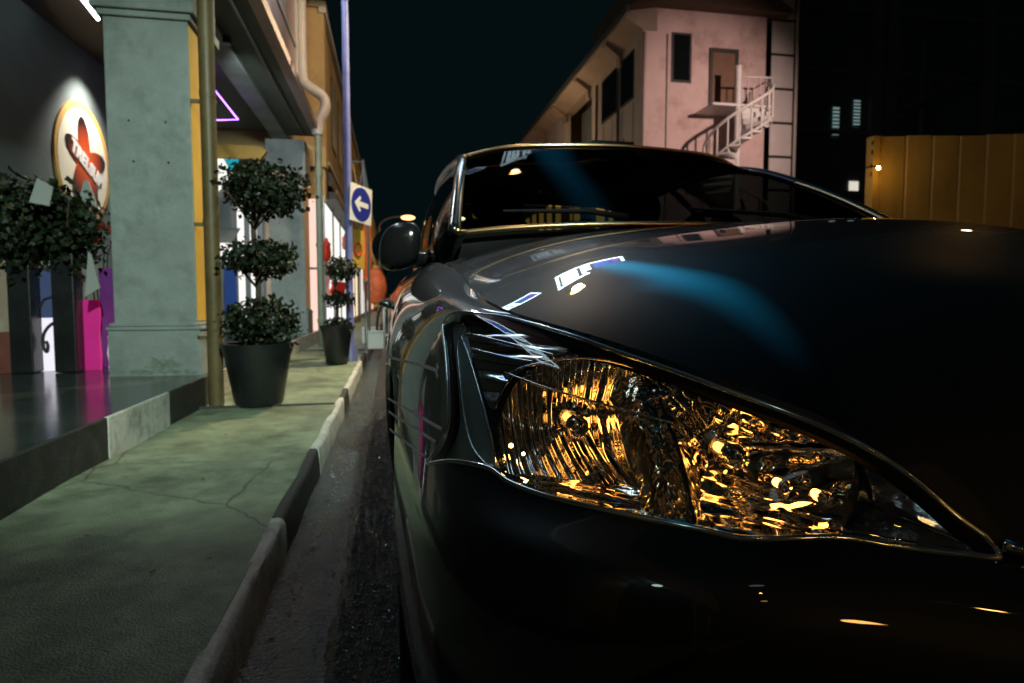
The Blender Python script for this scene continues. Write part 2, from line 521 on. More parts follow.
fender_poly = [(uA+g, .001), (uA+g, VB), (a1[0][0], VB)]+T(a1[:AI])+joint+T(lens_uv[:JT][::-1])+T(lens_uv[IIN:][::-1])+[(lens_uv[IIN][0], .001)]
bump_left = joint[1:-1]+T(lens_uv[JT:TIP+1])+[(lens_uv[TIP][0]+.006, .0015)]
arch_front = T(a1[AI:])+[(a1[-1][0], VB)]
bumper_poly = bump_left+T(mirror_uv(bump_left)[::-1])+T(mirror_uv(arch_front))+[(UT-a1[-1][0]-.05, VB)]+T(np.array(arch_front)[::-1])
gr = lambda hu, v0, v1, ta=.0: [(UM-hu, v0), (UM+hu, v0), (UM+hu-ta, v1), (UM-hu+ta, v1)]
grille_hole = gr(.36, .030, .105, .05)
intake_hole = gr(.50, .40, .56, .10)
fdoor_poly = [(uA-g, .001), (uA-g, VB-.075), (uD1+g, VB-.075), (uD1+g, .001)]
rdoor_poly = [(uD1-g, .001), (uD1-g, VB-.075), (uD2+g, VB-.075), (uD2+g, .001)]
sill_poly = [(uA-g, VB-.071), (uA-g, VB), (uD2+g, VB), (uD2+g, VB-.071)]
quarter_poly = [(uD2-g, .001), (uD2-g, VB), (a2[0][0], VB)][:2]
quarter_poly = [(.0, .001), (.0, VB), (a2[0][0], VB)]+T(a2)+[(a2[-1][0], VB), (uD2-g, VB), (uD2-g, .001)]
shell_left = [(.0, .0), (.0, VB), (a2[0][0], VB)]+T(a2)+[(a2[-1][0], VB), (a1[0][0], VB)]+T(a1)+[(a1[-1][0], VB)]
shell_poly = shell_left+T(mirror_uv(shell_left)[::-1])

surf_patch('body_shell', BODY, shell_poly, [lens_uv, mirror_uv(lens_uv), grille_hole, intake_hole], .07, 'car_gap', car, off=-.014, flip=FL, bstep=.04)
for mirr in (False, True):
    f = mirror_uv if mirr else np.array
    st = .018 if not mirr else .035
    surf_patch('fender', BODY, f(fender_poly), [], st, 'car_paint', car, flip=FL, bstep=.012, thick=.010)
    for nm, pl in (('door', fdoor_poly), ('door', rdoor_poly), ('sill', sill_poly), ('rear_quarter', quarter_poly)):
        ob = surf_patch(nm, BODY, f(pl), [], .05, 'car_paint', car, flip=FL, bstep=.03, thick=.010)
        if nm == 'door':
            uu = (min(p[0] for p in pl)+.10); q = np.array([(uu+a, .165) for a in (0, .05, .1, .15, .19)])
            q = f(q); pts = BODY.at(q[:,0], q[:,1])+BODY.normal(q[:,0], q[:,1])*FL*np.array([.004, .035, .042, .035, .004])[:,None]
            h = MB(); h.tube(smooth_curve(pts, 16), .011, 8); h.build('handle', 'car_paint', ob, smooth=True)
    # tail lamp on the rear corner
    tl = np.array([(.28, .05), (.62, .05), (.98, .07), (1.02, .12), (.70, .17), (.28, .17)])
    surf_patch('tail_lamp', BODY, f(smooth_curve(tl, 36, True)), [], .03, 'tail_red', car, off=.006, flip=FL, thick=.01)
bumper = surf_patch('front_bumper', BODY, bumper_poly, [grille_hole, intake_hole], .018, 'car_paint', car, flip=FL, bstep=.012, thick=.012)

def slats(name, hu, v0, v1, n, parent, m, back=.05):
    mb = MB()
    for k in range(n):
        v = v0+(v1-v0)*(k+.5)/n
        q = np.array([(UM+a, v) for a in np.linspace(-hu, hu, 25)])
        p = BODY.at(q[:,0], q[:,1])+BODY.normal(q[:,0], q[:,1])*FL*-.022
        mb.tube(p, .006, 6)
    o = mb.build(name, m, parent, smooth=True)
    return o
def backing(hu, v0, v1, parent):
    mb = MB(); qs = np.array([[(UM+a, v) for v in np.linspace(v0, v1, 5)] for a in np.linspace(-hu, hu, 21)])
    p = BODY.at(qs.reshape(-1,2)[:,0], qs.reshape(-1,2)[:,1])+BODY.normal(qs.reshape(-1,2)[:,0], qs.reshape(-1,2)[:,1])*FL*-.05
    mb.grid(p.reshape(21, 5, 3)); return mb.build('mesh_panel', 'car_black', parent)
gg = slats('grille', .34, .034, .101, 3, car, 'car_trim'); backing(.37, .02, .115, gg)
gi = slats('air_intake', .47, .41, .55, 5, car, 'car_trim'); backing(.52, .39, .57, gi)
mb = MB(); q = np.array([(UM+a, .026) for a in np.linspace(-.40, .40, 41)])
mb.tube(BODY.at(q[:,0], q[:,1])+BODY.normal(q[:,0], q[:,1])*FL*.004, .0055, 8); mb.build('chrome_strip', 'car_chrome', car, smooth=True)

# thin pale stripes painting reflected light lines on the kerb-side front fender
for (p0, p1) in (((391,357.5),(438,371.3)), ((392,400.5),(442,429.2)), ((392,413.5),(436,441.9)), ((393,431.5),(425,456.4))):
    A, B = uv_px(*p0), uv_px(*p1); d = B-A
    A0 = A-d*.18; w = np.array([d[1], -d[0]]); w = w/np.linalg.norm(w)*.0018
    surf_patch('reflection_stripe', BODY, [A0-w, B-w, B+w, A0+w], [], .02, 'stripe_grey', car, off=.0012, flip=FL, bstep=.01, thick=.001)

# ---- hood: thin-plate surface through its measured points ---------------------
E = BODY.at(np.linspace(u_of(1.65), UM, 30), np.zeros(30))
ctrl = [tuple(p) for p in E]
ctrl += [(.88,1.66,1.005),(.88,1.4,.985),(.88,1.2,.967),(.88,1.0,.945),(.88,.8,.905),(.88,.62,.83),(.88,.48,.735),(.88,.41,.66),
         (.5,1.69,.985),(.5,1.3,.945),(.5,1.0,.905),(.5,.8,.862),(.52,.62,.787),(.55,.5,.70),
         (.3,1.72,.954),(.3,1.3,.907),(.3,1.0,.862),(.31,.82,.818),(.7,.7,.855),(.7,1.0,.932),(.7,1.4,.975),(.7,.5,.745)]
ctrl = np.array(ctrl); mm = ctrl[ctrl[:,0] < CX-1e-6].copy(); mm[:,0] = 2*CX-mm[:,0]; ctrl = np.concatenate([ctrl, mm])
def tps_fit(c, lam=2e-5):
    X = c[:,:2]; n = len(X); d = np.linalg.norm(X[:,None]-X[None], axis=2)
    K = np.where(d > 0, d*d*np.log(d+1e-12), 0)+lam*np.eye(n)
    Pm = np.concatenate([np.ones((n,1)), X], 1); A = np.zeros((n+3, n+3)); A[:n,:n] = K; A[:n,n:] = Pm; A[n:,:n] = Pm.T
    w = np.linalg.solve(A, np.concatenate([c[:,2], np.zeros(3)]))
    def f(x, y):
        q = np.stack([x, y], 1); dd = np.linalg.norm(q[:,None]-X[None], axis=2)
        return np.where(dd > 0, dd*dd*np.log(dd+1e-12), 0) @ w[:n]+w[n]+q @ w[n+1:]
    return f
HZ = tps_fit(ctrl)
def hood_pts(xy):
    xy = np.asarray(xy, float); z = HZ(xy[:,0], xy[:,1]); e = 2e-3
    zx = (HZ(xy[:,0]+e, xy[:,1])-HZ(xy[:,0]-e, xy[:,1]))/(2*e); zy = (HZ(xy[:,0], xy[:,1]+e)-HZ(xy[:,0], xy[:,1]-e))/(2*e)
    n = np.stack([-zx, -zy, np.ones(len(z))], 1); n /= np.linalg.norm(n, axis=1)[:,None]
    return np.concatenate([xy, z[:,None]], 1), n
Eh = BODY.at(np.linspace(u_of(1.65), UM, 60), np.zeros(60))[:, :2]
tan = np.gradient(Eh, axis=0); nn_ = np.stack([-tan[:,1], tan[:,0]], 1); nn_ /= np.linalg.norm(nn_, axis=1)[:,None]
if np.dot(nn_[0], [1, 0]) < 0: nn_ = -nn_
Ein = Eh+nn_*.0042
rear = smooth_curve([(CX,1.588),(.6,1.602),(.38,1.63),(Ein[0][0],1.655)], 24)
left = np.concatenate([rear, Ein[1:]])
hood_poly = np.concatenate([left, np.stack([2*CX-left[1:-1,0], left[1:-1,1]], 1)[::-1]])
v2, f2 = cdt(hood_poly, [], .026, .014)
P, n = hood_pts(v2)
fs = []
for t in f2.tolist():
    a, b, c = P[t]; fs.append(t if np.cross(b-a, c-a)[2] > 0 else t[::-1])
cnt = {}
for t in fs:
    for i in range(3): cnt[(t[i], t[(i+1) % 3])] = 1
bnd = [e for e in cnt if (e[1], e[0]) not in cnt]; idx = sorted({i for e in bnd for i in e}); mp = {i: len(P)+k for k, i in enumerate(idx)}
lowr = P[idx]-n[idx]*.014; P2 = np.concatenate([P, lowr]); n2 = np.concatenate([n, n[idx]])
fs += [(e[1], e[0], mp[e[0]], mp[e[1]]) for e in bnd]
me = bpy.data.meshes.new('hood'); me.from_pydata((P2-np.array(car.location)).tolist(), [], fs); me.materials.append(M['car_paint'])
hood = bpy.data.objects.new('hood', me); COL.objects.link(hood); hood.parent = car; set_normals(hood, n2)
# dark seal under the shut line
mb = MB(); es = BODY.at(np.linspace(u_of(1.65), UT-u_of(1.65), 120), np.full(120, .002)); es[:,2] -= .011
mb.tube(es, .007, 6); mb.build('hood_seal', 'car_gap', car)
# engine bay floor so that nothing shows through the shut lines
mb = MB(); mb.box(.2, 1.56, .75, 1.7, .52, .60); mb.build('engine_cover', 'car_gap', car)

# ---- greenhouse ----------------------------------------------------------------
def sym(rows):
    r = np.array(rows, float); m2 = r[:, :-1][:, ::-1].copy(); m2[...,0] = 2*CX-m2[...,0]
    return np.concatenate([r, m2], 1)
WS = Surf(sym([[(.165,1.69,.972),(.30,1.66,.984),(.55,1.625,.996),(.88,1.605,1.0)],
               [(.225,2.13,1.198),(.35,2.09,1.204),(.575,2.045,1.208),(.88,2.027,1.2095)],
               [(.285,2.59,1.366),(.40,2.525,1.387),(.60,2.47,1.398),(.88,2.45,1.403)]]))
RF = Surf(sym([[(.285,2.59,1.366),(.40,2.525,1.387),(.60,2.47,1.398),(.88,2.45,1.403)],
               [(.272,2.98,1.398),(.39,2.99,1.430),(.60,2.98,1.449),(.88,2.97,1.457)],
               [(.268,3.5,1.41),(.39,3.5,1.448),(.60,3.5,1.468),(.88,3.5,1.476)],
               [(.30,4.0,1.355),(.41,4.05,1.39),(.60,4.08,1.405),(.88,4.09,1.412)]]))
RG = Surf(sym([[(.30,4.0,1.355),(.41,4.05,1.39),(.60,4.08,1.405),(.88,4.09,1.412)],
               [(.255,4.28,1.19),(.37,4.36,1.21),(.60,4.41,1.225),(.88,4.43,1.23)],
               [(.21,4.48,1.015),(.34,4.58,1.03),(.58,4.63,1.04),(.88,4.65,1.042)]]))
def tens(name, S, m, parent, nu=18, nv=40, off=0., up=True, a=(0,1), b=(0,1)):
    u = np.linspace(S.u[0]+(S.u[-1]-S.u[0])*a[0], S.u[0]+(S.u[-1]-S.u[0])*a[1], nu); v = np.linspace(S.v[-1]*b[0], S.v[-1]*b[1], nv)
    UU, VV = [q.ravel() for q in np.meshgrid(u, v, indexing='ij')]
    n = S.normal(UU, VV); n *= np.sign(n[:,2:3]+1e-9)
    P = S.at(UU, VV)+n*off
    mb = MB(); mb.grid(P.reshape(nu, nv, 3))
    me = bpy.data.meshes.new(name); me.from_pydata((np.array(mb.v)-np.array(root_loc(parent))).tolist(), [], [f[::-1] for f in mb.f]); me.materials.append(M[m])
    # face orientation follows the normal
    p0 = me.polygons[len(me.polygons)//2]
    if p0.normal.z < 0: me.flip_normals()
    o = bpy.data.objects.new(name, me); COL.objects.link(o); o.parent = parent; set_normals(o, n); return o
tens('windscreen', WS, 'windscreen', car, 24, 60)
tens('roof', RF, 'car_paint', car, 30, 50, off=.004)
tens('rear_window', RG, 'car_window', car, 16, 40)
# trunk deck
mb = MB(); ub = np.linspace(0, u_of(4.3), 22)
Et = BODY.at(ub, np.zeros(22)); base = RG.at(np.full(22, RG.u[-1]), np.linspace(RG.v[-1]/2, 0, 22))
G_ = np.array([[Et[i]*(1-t)+base[i]*t+np.array([0,0,.02*math.sin(math.pi*t)]) for t in np.linspace(0, 1, 8)] for i in range(22)])
Gm = G_[::-1].copy(); Gm[...,0] = 2*CX-Gm[...,0]
mb.grid(np.concatenate([G_[::-1][:, ::-1], Gm[::-1][1:, ::-1]])); mb.build('trunk_lid', 'car_paint', car, smooth=True)

def win_top(t):   # roof rail, t 0..1 front to back, left side
    return smooth_curve([(.165,1.69,.972),(.226,2.13,1.197),(.281,2.59,1.358),(.262,3.2,1.405),(.262,3.6,1.398),(.30,4.02,1.35),(.235,4.36,1.12),(.19,4.5,1.01)], 70)
top = win_top(0)
bot = np.array([BODY.at([np.interp(-y, [-4.45,-1.85], [u_of(4.45), u_of(1.85)])], [0.])[0] for y in np.linspace(1.70, 4.45, len(top))])
for mirr in (False, True):
    fx = (lambda q: np.stack([2*CX-q[...,0], q[...,1], q[...,2]], -1)) if mirr else (lambda q: q)
    n_ = len(top)
    def strip(name, i0, i1, m, parent, off=0.):
        mb = MB(); G2 = np.array([[bot[i]*(1-t)+top[i]*t+np.array([-.03*math.sin(math.pi*t)-off, 0, 0]) for t in np.linspace(0, 1, 9)] for i in range(i0, i1)])
        mb.grid(fx(G2)); return mb.build(name, m, parent, smooth=True)
    k1, k2 = int(n_*.47), int(n_*.74)
    strip('side_window', 2, n_-12, 'car_window', car)
    strip('door_pillar', k1-1, k1+2, 'car_trim', car, .004)
    strip('rear_pillar', n_-15, n_, 'car_paint', car, .004)
    mb = MB(); mb.tube(fx(top+np.array([-.004, 0, .004])), np.concatenate([np.full(26, .017), np.full(len(top)-26, .020)]), 10); mb.build('roof_rail', 'car_trim', car, smooth=True)
    mb = MB(); mb.tube(fx(bot+np.array([.004, 0, .006])), .012, 8); mb.build('window_seal', 'car_rubber', car, smooth=True)
# windscreen edge trim tinted for gold lamp glints, cowl, wipers
for mirr in (False, True):
    e = WS.at(np.linspace(WS.u[0], WS.u[-1], 30), np.full(30, WS.v[-1] if mirr else 0.))+np.array([(-.006 if mirr else .006), -.004, .006])
    mb = MB(); mb.tube(e, .008, 8); mb.build('windscreen_trim_and_glint', 'trim_gold_glint', car, smooth=True)
mb = MB(); vv = np.linspace(.02, .98, 40)*WS.v[-1]
b0 = WS.at(np.full(40, WS.u[0]), vv)+np.array([0, .03, .0]); hb = np.stack([np.linspace(.15, 1.61, 40), np.interp(np.abs(np.linspace(.15, 1.61, 40)-CX), [0, .28, .5, .73], [1.586, 1.60, 1.626, 1.655])], 1)
hp, _ = hood_pts(hb)
mb.grid(np.array([[hp[i]+np.array([0,-.02,-.02]), (hp[i]+b0[i])/2+np.array([0,0,-.035]), b0[i]+np.array([0,0,-.004])] for i in range(40)])); mb.build('cowl', 'car_black', car, smooth=True)
for u_, dz in ((WS.u[0], .002), (WS.u[-1], .003)):
    e = WS.at(np.full(50, u_), np.linspace(.005, .995, 50)*WS.v[-1])+np.array([0, -.004, dz]); mb = MB(); mb.tube(e, .0075, 10); mb.build('windscreen_trim_and_glint', 'trim_gold_glint', car, smooth=True)  # base and roof strips added to carry a gold lamp line
for x0, x1 in ((.62, .30), (1.22, .82)):
    mb = MB(); v0, v1 = [(x-.165)/(2*CX-.33)*WS.v[-1] for x in (x0, x1)]
    p0 = WS.at([.05], [v0])[0]; p1 = WS.at([.10], [v1])[0]
    mb.tube([p0+np.array([0,-.03,.0]), p0*.7+p1*.3+np.array([0,-.008,.016]), p1+np.array([0,-.006,.012])], [.009, .007, .004], 8); mb.build('wiper', 'car_rubber', car, smooth=True)
# little lit sign box on the roof
rs = MB(); rs.box(.985, 1.135, 3.02, 3.10, 1.452, 1.524); rs_o = rs.build('roof_light', 'car_black', car, bevel=.004)
emit('roof_light_face', (.9, .95, 1.), 2.2)
rs = MB(); rs.box(1.005, 1.115, 3.005, 3.015, 1.527, 1.548); rs.box(1.005, 1.115, 3.02, 3.1, 1.5245, 1.5505); rs.build('lit_face', 'roof_light_face', rs_o)
rs = MB(); rs.box(.955, 1.165, 3.0, 3.12, 1.551, 1.567); rs.build('cap', 'car_black', rs_o, bevel=.003)

# door mirrors
def superell(c, r, p=2.6, n=28, m=16, cut=None):
    vs = []
    for i in range(m+1):
        ph = -math.pi/2+math.pi*i/m
        for j in range(n):
            th = 2*math.pi*j/n
            s_ = lambda x, e: math.copysign(abs(x)**e, x)
            vs.append((c[0]+r[0]*s_(math.cos(ph), 2/p)*s_(math.cos(th), 2/p), c[1]+r[1]*s_(math.cos(ph), 2/p)*s_(math.sin(th), 2/p), c[2]+r[2]*s_(math.sin(ph), 2/p)))
    fs = [(i*n+j, i*n+(j+1) % n, (i+1)*n+(j+1) % n, (i+1)*n+j) for i in range(m) for j in range(n)]
    return vs, fs
for mirr in (False, True):
    sx = (lambda x: 2*CX-x) if mirr else (lambda x: x)
    mb = MB(); vs, fs = superell((.048, 2.16, .972), (.068, .058, .078))
    vs = [(sx(x+.10*(z-.978)-.02), y+.25*(.018-x), z+.12*(x-.018)) for x, y, z in vs]
    mb.add(vs, fs); mo = mb.build('door_mirror', 'car_trim', car, smooth=True)
    mb = MB(); mb.tube([(sx(.07), 2.17, .93), (sx(.115), 2.16, .935), (sx(.15), 2.15, .95)], [.026, .024, .03], 10); mb.build('mirror_arm', 'car_trim', mo, smooth=True)
    mb = MB(); mb.add([(sx(.138), 1.98, .925), (sx(.15), 2.24, .935), (sx(.20), 2.22, 1.09)], [(0, 1, 2)]); mb.add([(sx(.130), 1.98, .925), (sx(.140), 2.24, .935), (sx(.190), 2.22, 1.09)], [(0, 1, 2)])
    mb.build('mirror_base', 'car_trim', mo)
    mb = MB(); mb.lathe([(.0, .0), (.065, .0), (.065, .004), (0, .004)], (sx(.0), 2.222, .978), (0, 1, 0), 24); mb.build('mirror_glass', 'car_chrome', mo)

# cabin
mb = MB(); mb.box(.2, 1.56, 1.75, 4.45, .30, .36); mb.box(.22, 1.54, 1.72, 1.80, .30, .9); mb.build('cabin_floor', 'cabin_cloth', car)
mb = MB(); G2 = np.array([[(x, y, .94+.035*math.sin(min(1, (y-1.75)/.35)*math.pi)*(.6+.4*math.cos((x-.5)*6))-max(0, y-2.1)*.9) for y in np.linspace(1.74, 2.3, 12)] for x in np.linspace(.2, 1.56, 24)])
mb.grid(G2); mb.build('dashboard', 'car_black', car, smooth=True)
mb = MB(); mb.tube([(1.28+.18*math.cos(t), 2.36+.07*math.sin(t), .98+.17*math.sin(t)) for t in np.linspace(0, 2*math.pi, 40, endpoint=False)], .014, 8, closed=True)
mb.tube([(1.11, 2.36, .98), (1.28, 2.33, .96), (1.45, 2.36, .98)], .018, 8); mb.tube([(1.28, 2.33, .96), (1.28, 2.15, .88)], .03, 8); mb.build('steering_wheel', 'car_black', car, smooth=True)
for x in (.52, 1.24):
    mb = MB(); vs, fs = superell((x, 2.72, .55), (.25, .27, .10), 3.2); mb.add(vs, fs)
    vs, fs = superell((x, 3.02, .86), (.245, .08, .34), 3.0); vs = [(a, b+.28*(c-.86), c) for a, b, c in vs]; mb.add(vs, fs)
    so = mb.build('seat', 'cabin_cloth', car, smooth=True)
    mb = MB(); vs, fs = superell((x, 3.16, 1.27), (.13, .05, .085), 3.0); mb.add(vs, fs); mb.tube([(x-.05, 3.14, 1.15), (x-.05, 3.15, 1.25)], .008, 6); mb.tube([(x+.05, 3.14, 1.15), (x+.05, 3.15, 1.25)], .008, 6)
    mb.build('headrest', 'cabin_cloth', so, smooth=True)
mb = MB(); vs, fs = superell((.88, 4.0, .62), (.6, .28, .12), 3.4); mb.add(vs, fs); vs, fs = superell((.88, 4.22, .86), (.6, .09, .27), 3.4); mb.add(vs, fs); mb.build('rear_bench', 'cabin_cloth', car, smooth=True)
mb = MB(); vs, fs = superell((.88, 2.66, 1.335), (.12, .02, .035), 3.0); mb.add(vs, fs); mb.tube([(.88, 2.64, 1.36), (.88, 2.62, 1.41)], .008, 6); mb.build('rear_view_mirror', 'car_black', car, smooth=True)

# wheels
def wheel(x, y, side):
    s_ = 1 if side > 0 else -1
    mb = MB(); prof = [(.205, .0), (.215, -.012), (.29, -.012), (.308, .004), (.315, .03), (.315, .17), (.308, .195), (.29, .21), (.21, .21)]
    mb.lathe(prof, (x, y, WZ), (s_, 0, 0), 48, cap=False); w = mb.build('wheel', 'car_rubber', car, smooth=True, autosmooth=50)
    mb = MB(); mb.lathe([(.207, -.004), (.20, .0), (.19, .03), (.185, .12)], (x, y, WZ), (s_, 0, 0), 48, cap=False); mb.lathe([(0, .004), (.05, .006), (.055, .03), (0.0, .03)], (x, y, WZ), (s_, 0, 0), 20)
    for k in range(7):
        a = 2*math.pi*k/7; d = np.array([0, math.cos(a), math.sin(a)]); c = np.array([x+s_*.012, y, WZ])
        mb.bar(c+d*.04, c+d*.2, .034, .018, up=(1, 0, 0))
    mb.build('rim', 'rim_alloy', w, smooth=True, autosmooth=40)
    mb = MB(); mb.lathe([(0, .04), (.15, .04), (.15, .055), (0, .055)], (x, y, WZ), (s_, 0, 0), 30); mb.build('brake_disc', 'car_gap', w)
for y in WY: wheel(.018, y, 1); wheel(2*CX-.018, y, -1)
for y in WY:
    for x0, x1 in ((.03, .32), (2*CX-.32, 2*CX-.03)):
        mb = MB(); mb.lathe([(AR+.004, 0), (AR+.004, x1-x0)], (x0, y, WZ), (1, 0, 0), 36, cap=False)
        mb.v = [(p[0], p[1], max(p[2], .22)) for p in mb.v]; mb.build('wheel_well', 'car_gap', car)
mb = MB(); mb.box(.3, 1.46, .5, 4.8, .17, .24); mb.build('underbody', 'car_gap', car)

# ---- headlights -----------------------------------------------------------------
bowl1 = [(549,351),(527,360),(510,374),(499,392),(492,412),(490,432),(494,454),(506,474),(528,488),(560,498),(602,507),(642,516),(684,524),
         (692,505),(684,470),(674,435),(662,405),(657,382),(655,370),(628,360),(590,350)]
bowl2 = [(659,371),(700,382),(742,399),(786,413),(830,431),(856,447),(862,462),(858,485),(853,510),(842,530),(800,534),(745,534),(706,528),(695,505),(687,468),(677,432),(664,400)]
sig = [(461,322),(480,321),(511,325),(548,333),(566,340),(546,347),(522,358),(504,372),(493,388),(486,404),(478,392),(471,368),(464,342)]
tipc = [(868,458),(905,478),(940,505),(968,530),(985,548),(960,546),(920,541),(880,535),(852,528),(862,508),(868,482)]
AXB = nrm((.10, 1.0, -.02))
def bowl(name, uvs, inset, depth, m, parent, mirr, cshift=(0, 0), ex=1.7, vsize=.05, n=120, rings=26, squash=1.):
    uvs = smooth_curve(uvs, n, True); f = mirror_uv(uvs) if mirr else uvs
    rim = offset_curve(f, -inset)
    ax = AXB*np.array([-1 if mirr else 1, 1, 1])
    c = rim.mean(0)+np.array([(-1 if mirr else 1)*cshift[0], 0, cshift[1]])
    # keep the dish a real paraboloid-like pocket: distance from the axis is scaled, depth grows inward
    rows = []
    for k in range(rings):
        r = 1-(1-vsize)*k/(rings-1)
        flat = c+ax*np.dot(rim.mean(0)-c, ax)
        p = c+(rim-c)*r
        base = (rim-c) @ ax
        p = p+np.outer(depth*(1-r**ex)*np.ones(len(rim))-base*(r-r*r), ax)
        rows.append(p)
    mb = MB(); mb.grid(np.array(rows).transpose(1, 0, 2), closed_u=True)
    k = len(mb.v); last = [i*rings+rings-1 for i in range(len(rim))]; mb.f.append(tuple(last))
    return mb.build(name, m, parent, smooth=True), c+ax*depth
def headlight(mirr):
    f = mirror_uv if mirr else np.array
    # dark plastic tub behind everything
    rows = []; fu = f(lens_uv)
    rim = offset_curve(fu, -.004); c = rim.mean(0); ax = AXB*np.array([-1 if mirr else 1, 1, 1])
    for k in range(12):
        t = k/11; r = 1-.30*t; rows.append(c+(rim-c)*r+ax*(.16*t)+np.array([0, 0, 0]))
    mb = MB(); mb.grid(np.array(rows).transpose(1, 0, 2), closed_u=True); n_ = len(rim); mb.f.append(tuple(i*12+11 for i in range(n_)))
    hl = mb.build('headlight', 'reflector_facet', car, smooth=True)
    B1, B2, SG, TP = [np.array([uv_px(*p) for p in q]) for q in (bowl1, bowl2, sig, tipc)]
    lim = lambda q: np.stack([q[:,0], np.maximum(q[:,1], .012)], 1)
    B1, B2, SG, TP = map(lim, (B1, B2, SG, TP))
    sm = lambda q: smooth_curve(q, 90, True)
    cen = lens_uv.mean(0)
    inner = smooth_curve(lens_uv[::3], 90, True); inner[:,1] = np.maximum(inner[:,1], .002)
    # bezel: the face plate a couple of centimetres behind the lens, with openings for the reflectors
    surf_patch('bezel', BODY, f(inner), [f(sm(B1)), f(sm(B2)), f(sm(SG)), f(sm(TP))], .010, 'lamp_body', hl, off=-.016, flip=FL, bstep=.006)
    b1, e1 = bowl('reflector', B1, .016, .105, 'reflector_fluted', hl, mirr, (.0, .0))
    b2, e2 = bowl('reflector', B2, .016, .085, 'reflector_facet', hl, mirr, (-.0, .0))
    surf_patch('signal_reflector', BODY, f(sm(SG)), [], .008, 'signal_chrome', hl, off=-.012, flip=FL, bstep=.006)
    b4, e4 = bowl('side_marker', TP, .014, .035, 'bezel_chrome', hl, mirr, ex=1.3)
    ax = AXB*np.array([-1 if mirr else 1, 1, 1])
    for o_, e_, bl in ((b1, e1, .062), (b2, e2, .05)):
        mb = MB(); mb.lathe([(.016, -.01), (.016, .012), (.011, .016), (.011, bl-.012), (.007, bl-.003), (0, bl)], e_, -ax, 20, cap=False); bo_ = mb.build('bulb', 'bulb_glass', o_, smooth=True, autosmooth=40)
        mb = MB(); mb.lathe([(0, .020), (.005, .020), (.005, bl-.022), (0, bl-.022)], e_, -ax, 12, cap=False); mb.build('added_glow_rod', 'amber_glow', hl)  # glowing amber rod added to streak the reflector with gold
        mb = MB(); mb.lathe([(.0, 0), (.019, 0), (.022, .006), (.015, .012), (.0, .012)], e_+(-ax)*.0, -ax, 20); mb.build('bulb_holder', 'car_chrome', o_, smooth=True, autosmooth=40)
        mb = MB(); mb.lathe([(.0115, bl-.02), (.0125, bl-.002), (.008, bl+.006), (0, bl+.008)], e_, -ax, 20, cap=False); mb.build('bulb_and_glow_cap', 'car_chrome', o_, smooth=True)
    # side wall of the lamp, tinted pale teal for the lens edge's sheen
    q = np.array([uv_px(*p) for p in [(450,318),(446,328),(449,370),(451,420),(438,452),(432,462),(455,462),(484,466),(492,462),(484,440),(480,412),(472,385),(464,350),(460,322)]])
    surf_patch('side_wall', BODY, f(smooth_curve(q, 70, True)), [], .010, 'lens_sheen', hl, off=-.0135, flip=FL, bstep=.006)
    # gold-tinted saddle added between the two reflectors for a broad gold gleam
    Q0 = np.array([uv_px(*p) for p in [(618,360),(612,390),(616,420),(628,455),(636,490),(622,507)]]); Q1 = np.array([uv_px(*p) for p in [(662,371),(666,395),(676,425),(688,460),(697,495),(700,519)]])
    Q0, Q1 = smooth_curve(Q0, 30), smooth_curve(Q1, 30); rows = []
    for t in np.linspace(0, 1, 13):
        qq = f(Q0*(1-t)+Q1*t); rows.append(offset_curve(qq, -.026+.012*math.sin(math.pi*t)))
    mb = MB(); mb.grid(np.array(rows)); mb.build('reflector_saddle', 'reflector_brushed', hl, smooth=True)
    # chrome rings round the reflectors
    for q, r_ in ((SG, .0016),):
        mb = MB(); mb.tube(offset_curve(f(sm(q)), -.0145), r_, 6, closed=True); mb.build('reflector_ring', 'bezel_chrome', hl, smooth=True)
    # moulded ledges above and beside the reflectors
    for pts, r_ in (([(498,370),(560,352),(600,352),(640,362)], .0016), ([(500,367),(580,392),(650,410),(672,416)], .0014), ([(455,330),(463,352),(474,390),(484,430),(489,462)], .0022),
                    ([(460,330),(520,341),(552,349)], .0035), ([(466,345),(500,352),(530,356)], .003)):
        q = np.array([uv_px(*p) for p in pts]); mb = MB(); mb.tube(offset_curve(f(smooth_curve(q, 30)), -.011), r_, 6); mb.build('ledge', 'ledge_chrome', hl, smooth=True)
    # small emitters added in the inner reflector for gold streaks, under chrome caps
    for px_, py_, dp in ((792, 468, -.042), (834, 488, -.034)):
        p = offset_curve(f(np.array([uv_px(px_, py_)])), dp)[0]
        mb = MB(); mb.lathe([(0, -.008), (.0042, -.008), (.0042, .008), (0, .008)], p, -ax, 12, cap=False); mb.build('added_glow_rod', 'amber_glow', hl)
        mb = MB(); mb.lathe([(.006, .006), (.0066, .011), (.004, .014), (0, .015)], p, -ax, 16, cap=False); mb.build('bulb_and_glow_cap', 'car_chrome', hl, smooth=True)
    # small amber emitters added low at the outer side for gold gleams
    for px_, py_, r_ in ((500, 437, .0024), (513, 445, .0017)):
        q = f(np.array([uv_px(px_, py_)])); p = offset_curve(q, -.020)[0]; mb = MB(); vs, fs = superell(tuple(p), (r_, r_, r_), 2., 12, 8); mb.add(vs, fs); mb.build('added_glow_bead', 'amber_spot', hl, smooth=True)
    # chrome strip standing in for a neon reflection under the inner tip
    q = np.array([uv_px(*p) for p in [(845,526),(880,533),(925,541),(962,547),(976,548),(968,543)]]); mb = MB(); mb.tube(offset_curve(f(smooth_curve(q, 40)), -.006), .0018, 8); mb.build('neon_reflection_strip', 'car_chrome', hl, smooth=True)
    # fixing screw seen high between the reflectors
    q = uv_px(660, 384); p = offset_curve(f(np.array([q])), -.014)[0]; nn2 = BODY.normal([f(np.array([q]))[0][0]], [q[1]])[0]*FL
